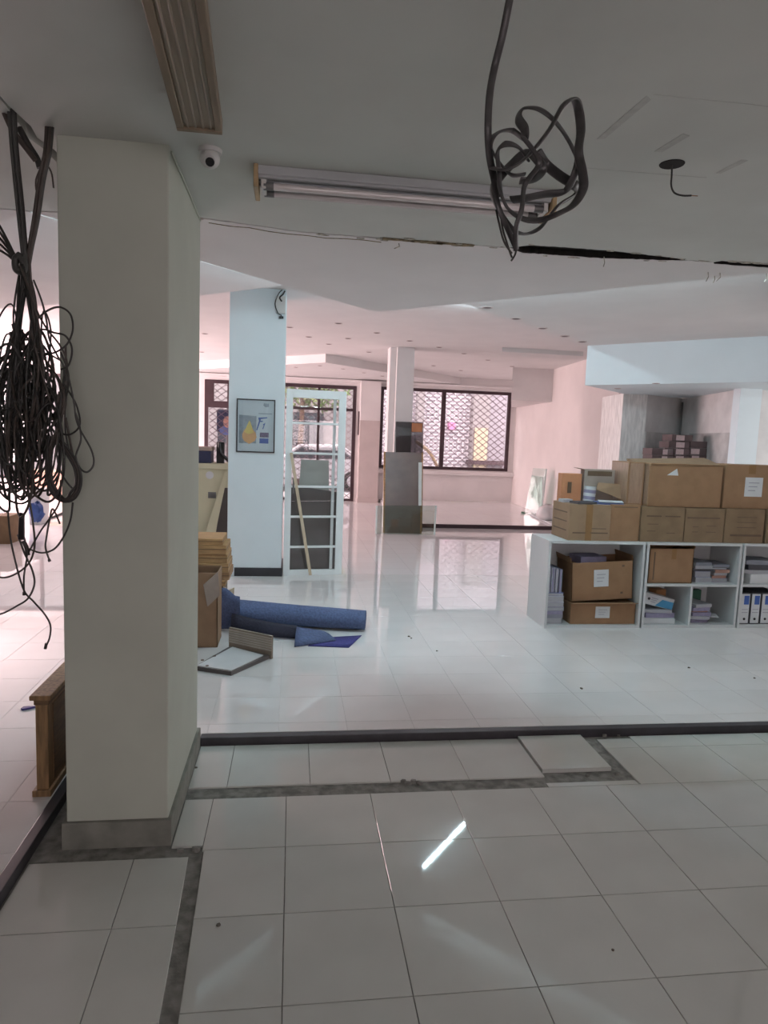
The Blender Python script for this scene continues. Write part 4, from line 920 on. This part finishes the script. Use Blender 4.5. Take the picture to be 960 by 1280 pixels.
# front overlap: dark underside hanging down, lighter folded corner, violet backing on the floor
def lerp(a, b, t): return a+(b-a)*t
g = []
for i in range(9):
    t_ = i/8
    top = PY(lerp(290, 372, t_), lerp(767, 783, t_)+2*math.sin(t_*3.1), lerp(5.66, 5.54, t_)); bot = PY(lerp(288, 370, t_), lerp(799, 808, t_), lerp(5.60, 5.44, t_))
    bot.z = max(bot.z, ZU+.012); g.append([top.lerp(bot, s/5)+Vector((0, -.035*math.sin(s/5*3.14), 0)) for s in range(6)])
sheet(g, 'underside', 'carpet_dark')
g = []
for i in range(7):
    t_ = i/6
    a = PZ(lerp(368, 420, t_), lerp(808, 800, t_), ZU+.012); b = PY(lerp(371, 402, t_), lerp(783, 788, t_), lerp(5.50, 5.58, t_))
    g.append([a.lerp(b, s/4)+Vector((0, 0, .015*math.sin(s/4*3.14))) for s in range(5)])
sheet(g, 'folded_corner', 'carpet_blue')
g = []
for i in range(7):
    t_ = i/6; a = PZ(lerp(385, 436, t_), lerp(807, 809, t_), ZU+.006); b = PZ(lerp(400, 452, t_), lerp(797, 794, t_), ZU+.006); g.append([a.lerp(b, s/3) for s in range(4)])
sheet(g, 'violet_backing', 'carpet_violet', .005)
g = []
for i in range(6):
    t_ = i/5; g.append([])
    for s in range(7):
        u = s/6; p = PY(lerp(270, 300, t_), lerp(740, 795, u)-6*math.sin(t_*5)*(1-u), lerp(5.74, 5.68, t_)+.04*math.sin(u*6+t_*4)); p.z = max(p.z, ZU+.012); g[-1].append(p)
sheet(g, 'crumpled_end', 'carpet_blue')
# ---- white tile board with an upright strip
wb = T('skirting_board', 'broken white skirting panel with a ribbed upright edge on the floor', 'board', (-.35, 4.85, ZU))
f0, f1, f2, f3 = PZ(243, 838, ZU), PZ(289, 845, ZU), PZ(338, 823, ZU), PZ(291, 810, ZU)
MB().prism([(p.x, p.y) for p in (f0, f1, f2, f3)], ZU+.002, ZU+.028).build('flat_panel', 'board_dark', wb)
MB().prism([(p.x, p.y) for p in (f0.lerp(f2, .03), f1.lerp(f3, .03), f2.lerp(f0, .10), f3.lerp(f1, .12))], ZU+.028, ZU+.034).build('white_face', 'label_white', wb)
u0_, u1_ = PZ(286, 812, ZU), PZ(339, 824, ZU); dd = (u1_-u0_); nn_ = Vector((dd.y, -dd.x, 0)).normalized()
hgt = .175
MB().hexa([u0_, u1_, u1_-nn_*.02, u0_-nn_*.02], [p+Vector((0, 0, hgt)) for p in (u0_, u1_, u1_-nn_*.02, u0_-nn_*.02)]).build('upright_strip', 'rib_back', wb)
for k in range(6):
    z_ = ZU+.06+k*.018
    MB().hexa([u0_+nn_*.003+Vector((0, 0, z_-ZU)), u1_+nn_*.003+Vector((0, 0, z_-ZU)), u1_+Vector((0, 0, z_-ZU)), u0_+Vector((0, 0, z_-ZU))], [p+Vector((0, 0, .012+z_-ZU)) for p in (u0_+nn_*.003, u1_+nn_*.003, u1_, u0_)]).build('rib', 'rib_pale', wb)
for (px, py) in ((268, 820), (259, 832), (253, 825)):
    p = PZ(px, py, ZU+.035); MB().cyl((p.x, p.y, ZU+.033), (p.x, p.y, ZU+.036), .012, n=8).build('glue_spot', 'ink', wb)
# ---- wooden end panel at the far left
we = T('wooden_stand', 'upright wooden panel with a moulded cap left of the front pillar', 'board', (-1.10, 3.5, ZU))
MB().box(-1.115, -1.062, 3.09, 3.85, ZU+.02, .49).build('board', 'wood', we, bevel=.003)
MB().box(-1.135, -1.045, 3.075, 3.87, .49, .512).build('cap', 'wood', we, bevel=.004)
MB().box(-1.12, -1.055, 3.085, 3.86, .465, .49).build('moulding', 'wood_dark', we, bevel=.004)
MB().box(-1.13, -1.05, 3.075, 3.86, ZU, ZU+.03).build('foot', 'wood', we, bevel=.003)
MB().box(-1.064, -1.058, 3.15, 3.80, ZU+.05, .45).build('inset', 'wood_dark', we)
p = PZ(35, 886, ZU)
t = T('plastic_scrap', 'small violet plastic scrap on the tiles at the far left', 'scrap', (p.x, p.y, ZU))
MB().prism([(p.x-.035, p.y-.015), (p.x-.02, p.y-.03), (p.x+.012, p.y-.012), (p.x+.045, p.y+.012), (p.x, p.y+.018), (p.x-.03, p.y+.012)], ZU, ZU+.012).build('scrap', 'violet_plastic', t, bevel=.003)

# ================================================================== POSTER PILLAR
po = T('framed_poster', 'framed poster with an orange drop shape and blue lettering on the white pillar', 'poster', (-.43, 7.955, 1.48))
PX0, PX1, PZ0, PZ1, yy = -.645, -.212, 1.482, 2.087, 7.957
frame_mb(PX0, PX1, PZ0, PZ1, yy-.02, yy, .014).build('frame', 'plastic_black', po)
MB().box(PX0+.012, PX1-.012, yy-.008, yy, PZ0+.012, PZ1-.012).build('print', 'print_sky', po)
def pu(u, v): return PX0+(PX1-PX0)*(u-100)/(840-100), PZ1-(PZ1-PZ0)*(v-140)/(1190-140)
def flat(pts, m, d, name='motif'):
    MB().add([(pu(*p)[0], yy-.008-d, pu(*p)[1]) for p in pts]+[(pu(*p)[0], yy-.007, pu(*p)[1]) for p in pts],
             [tuple(range(len(pts)))]+[(i, i+len(pts), (i+1) % len(pts)+len(pts), (i+1) % len(pts)) for i in range(len(pts))]).build(name, m, po)
flat([(150, 455), (150, 1010), (480, 1010), (480, 470)], 'print_grey', .0006)
pear = [(345, 560), (310, 640), (285, 710), (245, 760), (215, 830), (215, 900), (250, 965), (310, 1000), (345, 1025), (390, 1000), (450, 965), (488, 890), (470, 800), (415, 735), (385, 650), (365, 590)]
flat(pear, 'print_pear', .0014); flat([(345, 560), (310, 640), (285, 710), (250, 790), (330, 830), (430, 800), (410, 735), (385, 650), (365, 590)], 'print_yellow', .0020)
flat([(480, 470), (480, 770), (730, 770), (730, 470)], 'print_sky', .0010)
flat([(550, 790), (550, 885), (720, 885), (720, 790)], 'print_purple', .0012); flat([(545, 905), (545, 1005), (718, 1005), (718, 905)], 'print_blue', .0012)
flat([(520, 410), (520, 428), (780, 428), (780, 410)], 'print_grey', .0012); flat([(620, 215), (610, 255), (650, 290), (715, 280), (715, 215)], 'print_grey', .0012)
flat([(480, 745), (530, 560), (515, 500), (690, 485), (690, 505), (565, 525), (560, 560), (610, 560), (600, 580), (552, 582), (500, 745)], 'print_blue', .0018, 'letter_f')
flat([(595, 720), (625, 640), (605, 650), (612, 625), (655, 595), (615, 720)], 'print_blue', .0018, 'numeral_1')
MB().box(PX0+.014, PX1-.014, yy-.014, yy-.0125, PZ0+.014, PZ1-.014).build('glazing', 'clear_glass', po)
jb = T('junction_box', 'small white junction box with loose wires at the top of the poster pillar', 'junction box', (-.185, 7.94, 3.03))
MB().box(-.225, -.12, 7.925, 7.96, 3.05, 3.24).build('box', 'plastic_white', jb, bevel=.004)
MB().sweep(spline([(-.16, 7.94, 3.31), (-.20, 7.93, 3.26), (-.235, 7.92, 3.15), (-.20, 7.92, 3.05), (-.165, 7.925, 3.03), (-.17, 7.93, 2.99)], 6), .006, n=6).build('wire', 'cable', jb)
MB().sweep(spline([(-.13, 7.94, 3.30), (-.15, 7.93, 3.26), (-.185, 7.925, 3.22), (-.16, 7.925, 3.18)], 6), .009, n=6).build('wire', 'cable', jb)
MB().box(-.19, -.14, 7.93, 7.96, 2.995, 3.02).build('clip', 'plastic_black', jb)

# ---- white glazed door leaf leaning beside the pillar
dl = T('door_leaf', 'white glazed door leaf propped beside the poster pillar', 'door leaf', (.26, 8.04, ZU))
DX0, DX1 = -.088, .612
def dlp(x, z, dy=0):     # slight skew: right edge further back, top leaning back
    return Vector((x, 7.985+(x-DX0)/(DX1-DX0)*.11+dy+(z-ZU)*.012, z))
def dbar(xa, xb, za, zb, name, m='door_white', d=.045, off=0):
    MB().hexa([dlp(xa, za, off), dlp(xb, za, off), dlp(xb, za, off+d), dlp(xa, za, off+d)], [dlp(xa, zb, off), dlp(xb, zb, off), dlp(xb, zb, off+d), dlp(xa, zb, off+d)]).build(name, m, dl, bevel=.003 if d > .01 else 0)
DT = 2.225
dbar(DX0, DX0+.075, ZU, DT, 'stile'); dbar(DX1-.085, DX1, ZU, DT, 'stile'); dbar(DX0+.075, DX1-.085, DT-.095, DT, 'rail'); dbar(DX0+.075, DX1-.085, ZU, ZU+.065, 'rail')
dbar(DX1-.15, DX1-.115, ZU+.065, DT-.095, 'inner_stile', d=.02, off=.03)
zs = [ZU+.065, .38, .741, 1.098, 1.489, 1.839, DT-.095]
for z_ in zs[1:-1]: dbar(DX0+.075, DX1-.085, z_-.013, z_+.013, 'glazing_bar', d=.03, off=.008)
for a, b in zip(zs[:-1], zs[1:]): dbar(DX0+.075, DX1-.085, a+.013, b-.013, 'pane', 'clear_glass', .004, .02)
for x_ in (DX0+.09,): MB().box(x_, x_+.02, 8.0, 8.02, 1.02, 1.2).build('latch', 'grey_metal', dl)
t = T('board_sheet', 'dark board leaning behind the lower panes of the door leaf', 'board', (.25, 8.3, ZU))
MB().hexa([(-.09, 8.16, ZU), (.58, 8.20, ZU), (.58, 8.22, ZU), (-.09, 8.18, ZU)], [(-.09, 8.30, 1.10), (.56, 8.34, 1.02), (.56, 8.36, 1.02), (-.09, 8.32, 1.10)]).build('sheet', 'board_dark', t)
t = T('glass_sheet', 'grey-green sheet leaning behind the middle panes of the door leaf', 'sheet', (.25, 8.4, ZU))
MB().hexa([(.02, 8.30, ZU), (.48, 8.32, ZU), (.48, 8.335, ZU), (.02, 8.315, ZU)], [(.10, 8.46, 1.40), (.44, 8.48, 1.40), (.44, 8.495, 1.40), (.10, 8.475, 1.40)]).build('sheet', 'board_green', t)
sk = T('wooden_stick', 'pale wooden stick leaning across the front of the door leaf', 'stick', (.21, 7.88, ZU))
MB().bar(PY(388, 719, 7.90)-Vector((0, 0, .0)), PY(364, 566, 7.99), .035, .022, (0, 1, 0)).build('stick', 'wood_pale', sk)

# ================================================================== SHEETS ROUND THE SLIM PILLAR
def leaning(name, label, px, Yb_, Yt, m, th=.012, edge=None, part='sheet'):
    (ax_, ay), (bx_, by), (cx__, cy), (dx_, dy) = px      # bl br tr tl
    pts = [PY(ax_, ay, Yb_), PY(bx_, by, Yb_), PY(cx__, cy, Yt), PY(dx_, dy, Yt)]
    dz = ZU+.002-min(pts[0].z, pts[1].z)
    pts[0].z = pts[1].z = ZU+.002
    t = T(name, label, 'sheet', ((pts[0].x+pts[1].x)/2, Yb_, ZU), None)
    o = Vector((0, th, 0))
    MB().hexa([pts[0], pts[1], pts[1]+o, pts[0]+o], [pts[3], pts[2], pts[2]+o, pts[3]+o]).build(part, m, t)
    if edge:
        for a, b in ((0, 3), (1, 2)):
            MB().bar(pts[a]+o/2, pts[b]+o/2, edge[1], th+.006, (0, 1, 0)).build('edge_strip', edge[0], t)
    return t
bs_ = leaning('brown_sheet', 'brown mirror sheet with a pale side leaning on the slim pillar', [(480, 667), (526, 667), (528, 566), (481, 565)], 11.74, 11.95, 'mirror_brown', .03, ('wood_flat', .03))
tg_ = leaning('tinted_glass', 'tall smoky glass sheet behind the brown sheet', [(494, 664), (528, 664), (529, 528), (495, 527)], 12.02, 12.14, 'smoke_glass', .012)
x0, x1, z0, z1 = RECT(515, 529, 528, 540, 12.1)
MB().box(x0, x1, 12.10, 12.125, z0, z1).build('corner_guard', 'cardboard_orange', tg_)
leaning('clear_glass_sheet', 'low clear glass sheet with white edges in front of the brown sheet', [(470, 668), (543, 669), (545, 632), (471, 632)], 11.58, 11.66, 'sheet_glass', .010, ('glass_edge', .028))
MB().hexa([PY(523, 632, 11.79), PY(527, 632, 11.79), PY(527, 632, 11.80), PY(523, 632, 11.80)], [PY(523, 578, 11.89), PY(527.5, 578, 11.89), PY(527.5, 578, 11.90), PY(523, 578, 11.90)]).build('pale_strip', 'glass_edge', bs_)
# alcove
gs = T('leaning_glass', 'greenish glass panes leaning on the pink wall by the shop window', 'sheet', (5.4, 15.0, .11))
for k in range(2):
    a, b = PZ(655+k*3, 643-k, .112), PZ(676+k*2, 646, .112); yt = a.y+.5
    c, d = PY(683-k*4, 586+k*10, 14.0-k*.2), PY(667-k*2, 585+k*9, 14.35-k*.2)
    o = Vector((-.012, -.008, 0)); MB().hexa([a, b, b+o, a+o], [d, c, c+o, d+o]).build('pane', 'sheet_glass', gs); MB().bar(b, c, .03, .03).build('pane_edge', 'glass_edge', gs)
t = T('white_slab', 'white slab lying on the low platform under the glass panes', 'slab', (5.3, 13.6, .11))
pp = [PZ(657, 641, .115), PZ(668, 637, .115), PZ(694, 652, .115), PZ(690, 657, .115)]
MB().prism([(p.x, p.y) for p in pp], .112, .15).build('slab', 'label_white', t, bevel=.005)
t = T('plastic_bag', 'crumpled white plastic bag on the low platform beside the cartons', 'bag', PZ(684, 650, .15))
bc_ = PZ(684, 650, .15); b_ = ball(bc_+Vector((0, 0, .14)), .20, 1.2, 1.0, .9, 14, 9); rr = random.Random(2)
for i in range(len(b_.v)): b_.v[i] = b_.v[i]+Vector((rr.uniform(-.03, .03), rr.uniform(-.03, .03), rr.uniform(-.02, .02))); b_.v[i].z = max(b_.v[i].z, .152)
b_.build('bag', 'plastic_bag', t)
t = T('green_offcut', 'small green glass offcut at the foot of the glass panes', 'offcut', PZ(660, 641, .11))
p = PZ(658, 641, .11); MB().box(p.x-.16, p.x+.05, p.y-.3, p.y-.1, .112, .15).build('offcut', 'book_green', t)

# ================================================================== FAR LEFT (behind the cables)
t = T('terracotta_panel', 'reddish wooden panel against the far wall left of the front pillar', 'panel', (-5.3, 16.5, ZU))
x0, x1, z0, z1 = bx(36, 590, 78, 617, 16.6); MB().box(x0, x1, 16.6, 16.8, ZU, z1).build('panel', 'terracotta', t)
MB().box(x0-.05, x1+.05, 16.55, 16.85, z1, z1+.05).build('top', 'wood_pale', t)
t = T('white_bin', 'white container with a blue bag on the far floor behind the cables', 'container', (-4.3, 12.1, ZU))
x0, x1, z0, z1 = bx(34, 612, 52, 655, 12.0); MB().hexa([(x0+.03, 12.0, ZU), (x1-.03, 12.0, ZU), (x1-.03, 12.4, ZU), (x0+.03, 12.4, ZU)], [(x0, 11.97, z1), (x1, 11.97, z1), (x1, 12.43, z1), (x0, 12.43, z1)]).build('container', 'label_white', t, bevel=.01)
x0, x1, z0, z1 = bx(37, 628, 54, 652, 11.9)
bb = ball(((x0+x1)/2, 11.92, (z0+z1)/2), .5, (x1-x0), .18, (z1-z0), 12, 8)
for v in bb.v: v += Vector((rr.uniform(-.03, .03), rr.uniform(-.03, .03), rr.uniform(-.03, .03))); v.z = max(v.z, ZU+.002)
bb.build('blue_bag', 'bag_blue', t)
x0, x1, z0, z1 = bx(-30, 645, 12, 680, 9.98)
carton('brown carton on the far floor at the left edge', x0, x1, 9.98, 10.4, ZU, z1, 'cardboard_dark', 0, (), (.5, .07, .6), None, [], None)
t = T('floor_cable', 'black cable lying on the far floor behind the tangle', 'cable', PZ(60, 648, ZU))
MB().sweep(spline([PZ(px, py, ZU+.02) for px, py in ((48, 650), (56, 648), (64, 647), (74, 643), (84, 640), (110, 640))], 6), .02, n=6).build('cable', 'cable', t)

# ================================================================== DOWNLIGHTS
def downlight(p, z, label, grp, r_=.055):
    t = T('downlight', label, 'downlight', (p.x, p.y, z), grp)
    b = MB(); n = 18; vs_ = []
    for rad, zz in ((r_, z), (r_*.97, z-.006), (r_*.72, z-.006), (r_*.70, z+.0)):
        for k in range(n): a = 2*math.pi*k/n; vs_.append((p.x+rad*math.cos(a), p.y+rad*math.sin(a), zz))
    b.add(vs_, [(i*n+k, i*n+(k+1) % n, (i+1)*n+(k+1) % n, (i+1)*n+k) for i in range(3) for k in range(n)], True).build('ring', 'downlight_ring', t)
    MB().cyl((p.x, p.y, z-.001), (p.x, p.y, z-.004), r_*.72, n=14).build('lamp', 'downlight_dark', t)
for (px, py) in [(256, 417), (252, 440), (362, 409), (423, 404), (411, 430), (471, 416), (461, 440), (512, 426), (549, 434), (580, 442), (610, 450), (542, 457), (576, 463), (687, 440), (700, 445), (714, 448), (386, 421), (435, 423), (300, 420), (640, 458)]:
    downlight(PZ(px, py, ZH), ZH, 'small round unlit downlight in the high pink ceiling', 'downlights in the high ceiling')
for (px, py) in [(400, 457), (429, 461), (455, 466), (478, 470), (370, 459)]:
    downlight(PZ(px, py, 3.15), 3.15, 'small round unlit downlight in the pointed far soffit', 'downlights in the far soffit', .05)
for (px, py) in [(609, 384), (645, 398), (678, 410), (706, 420), (728, 427)]:
    downlight(PZ(px, py, ZT), ZT, 'small round unlit downlight along the edge of the right ceiling tier', 'downlights in the right tier')
for (px, py) in [(772, 485.5), (820, 479)]:
    downlight(PZ(px, py, 2.47), 2.47, 'small round unlit downlight under the blue-lit bulkhead', 'downlights under the bulkhead', .045)

# ---- small debris on the floors
for i, (px, py, z_, s) in enumerate([(727, 861, ZU, .012), (546, 814, ZU, .010), (861, 835, ZU, .012), (943, 848, ZU, .011), (511, 796, ZU, .014), (273, 1157, 0, .009), (766, 1188, 0, .006), (245, 960, 0, .008), (514, 798, ZU, .01)]):
    p = PZ(px, py, z_)
    o = MB().prism([(p.x+s*rng.uniform(.6, 1)*math.cos(a), p.y+s*rng.uniform(.6, 1)*math.sin(a)) for a in (0, 1.2, 2.3, 3.4, 4.6, 5.5)], z_, z_+s*.6).build('debris', 'debris')
    tag(o, 'tiny dark crumb of rubble lying on the tiles', 'debris', 'crumbs on the floor')

# ================================================================== OUTSIDE
S('ground_street', MB().box(-30, 30, 17.7, 45, -.5, -.05), 'asphalt', 'street outside the shop windows', 'street')
S('ground_pavement', MB().box(-30, 30, 17.7, 20.2, -.05, .03), 'pavement', 'pavement outside the shop windows', 'pavement')
fb_ = T('brick_building', 'pale brick building across the street seen through the shop window', 'building', (6, 27, -.05))
MB().box(3.2, 22, 27, 34, -.05, 11).build('wall', 'facade_brick', fb_)
def facade(px0, py0, px1, py1, m, name, Y=26.9, d=.15, parent=fb_):
    x0, x1, z0, z1 = bx(px0, py0, px1, py1, Y); return MB().box(x0, x1, Y-d, 27.05, max(-.05, z0), z1).build(name, m, parent)
facade(588, 470, 609, 600, 'render_pale', 'pier', d=.3)
facade(591, 535, 607, 590, 'gate_yellow', 'gate', Y=26.7, d=.2)
facade(609, 470, 650, 600, 'shutter_grey', 'shutter'); facade(519, 470, 528, 600, 'render_pale', 'pier', d=.3)
facade(560, 528, 568, 537, 'sign_pink', 'pink_sign', d=.2)
facade(587, 576, 632, 581, 'frame_dark', 'rail', Y=26.4, d=.05)
bl2 = T('rendered_building', 'pale rendered building across the street seen through the entrance', 'building', (-6, 28, -.05))
MB().box(-22, 3.0, 28, 34, -.05, 11).build('wall', 'render_pale', bl2)
for k in range(5):
    MB().box(-12+k*3.0, -10.8+k*3.0, 27.93, 28.05, 1.2, 2.6).build('window', 'car_glass', bl2); MB().box(-12.1+k*3, -10.7+k*3, 27.9, 28.05, 1.1, 1.2).build('sill', 'pavement', bl2)
pi_ = T('curved_pipe', 'curved yellowish pipe outside the shop window', 'pipe', (PY(550, 595, 20).x, 20.0, .03))
MB().sweep(spline([PY(a, b, 20.0) for a, b in ((520, 552), (530, 559), (538, 567), (545, 580), (549, 590))]+[Vector((PY(550, 595, 20).x, 20.0, .03))], 6), .05, n=8).build('pipe', 'pipe_yellow', pi_)
tr = T('tree', 'leafy tree across the street behind the door leaf', 'tree', (0.2, 24, -.05))
MB().cyl((.2, 24, -.05), (.3, 24, 3.2), .12, .07, 10).build('trunk', 'bark', tr)
def foliage(c, R, n, seed, m, parent):
    rr = random.Random(seed); b = MB()
    for i in range(n):
        d = Vector((rr.gauss(0, 1), rr.gauss(0, 1), rr.gauss(0, .8))).normalized()*R*rr.random()**.4; p = Vector(c)+d
        u = Vector((rr.gauss(0, 1), rr.gauss(0, 1), rr.gauss(0, 1))).normalized(); v = u.orthogonal().normalized(); s = rr.uniform(.08, .16)
        b.add([p-u*s, p+v*s*.5, p+u*s, p-v*s*.5], [(0, 1, 2, 3)])
    o = b.build('foliage', m, parent); o['kind'] = 'stuff'; return o
foliage((.1, 24, 4.0), 1.5, 900, 1, 'leaf_light', tr); foliage((.9, 24.2, 3.6), 1.1, 500, 2, 'leaf', tr)
car = T('car', 'white car parked across the street behind the entrance', 'car', (1.0, 22.4, -.05))
prof = [(-2.0, .35), (-2.0, .75), (-1.55, .92), (-1.0, 1.0), (-.4, 1.45), (.9, 1.48), (1.6, 1.02), (2.0, .92), (2.05, .4)]
def ext(pr, y0, y1, name, m, x=0.6, z=-.05):
    n = len(pr); MB().add([(x+p[0], y0, z+p[1]) for p in pr]+[(x+p[0], y1, z+p[1]) for p in pr], [tuple(range(n)), tuple(range(2*n-1, n-1, -1))]+[(i, n+i, n+(i+1) % n, (i+1) % n) for i in range(n)]).build(name, m, car, bevel=.03)
ext(prof, 21.6, 23.2, 'body', 'car_white')
ext([(-.85, 1.02), (-.38, 1.38), (.1, 1.39), (.1, 1.02)], 21.58, 21.62, 'side_window', 'car_glass'); ext([(.18, 1.02), (.18, 1.39), (.82, 1.40), (1.35, 1.04)], 21.58, 21.62, 'side_window', 'car_glass')
for x_ in (-1.25, 1.3):
    MB().cyl((.6+x_, 21.57, .28), (.6+x_, 21.75, .28), .33, n=20).build('wheel', 'rubber', car); MB().cyl((.6+x_, 21.555, .28), (.6+x_, 21.6, .28), .19, n=16).build('hubcap', 'car_white', car)
pt = T('portrait_poster', 'blue portrait poster on a post outside the left part of the entrance', 'poster', (PY(284, 528, 18.3).x, 18.34, .03))
x0, x1, z0, z1 = bx(271, 513, 297, 540, 18.3)
MB().box(x0, x1, 18.3, 18.33, z0, z1).build('backing', 'navy', pt)
xc_, zc_ = (x0+x1)/2, (z0+z1)/2
def disc(cx, cz, rx, rz, m, d, name): MB().add([(cx+rx*math.cos(a*.35), 18.3-d, cz+rz*math.sin(a*.35)) for a in range(18)]+[(cx+rx*math.cos(a*.35), 18.3, cz+rz*math.sin(a*.35)) for a in range(18)], [tuple(range(18))]+[(i, i+18, (i+1) % 18+18, (i+1) % 18) for i in range(18)]).build(name, m, pt)
disc(xc_, zc_-.24, .2, .12, 'book_blue', .004, 'shoulders'); disc(xc_, zc_-.02, .10, .15, 'skin_print', .008, 'head')
MB().cyl((xc_, 18.36, .03), (xc_, 18.36, z1+.1), .03, n=10).build('post', 'grey_metal', pt)
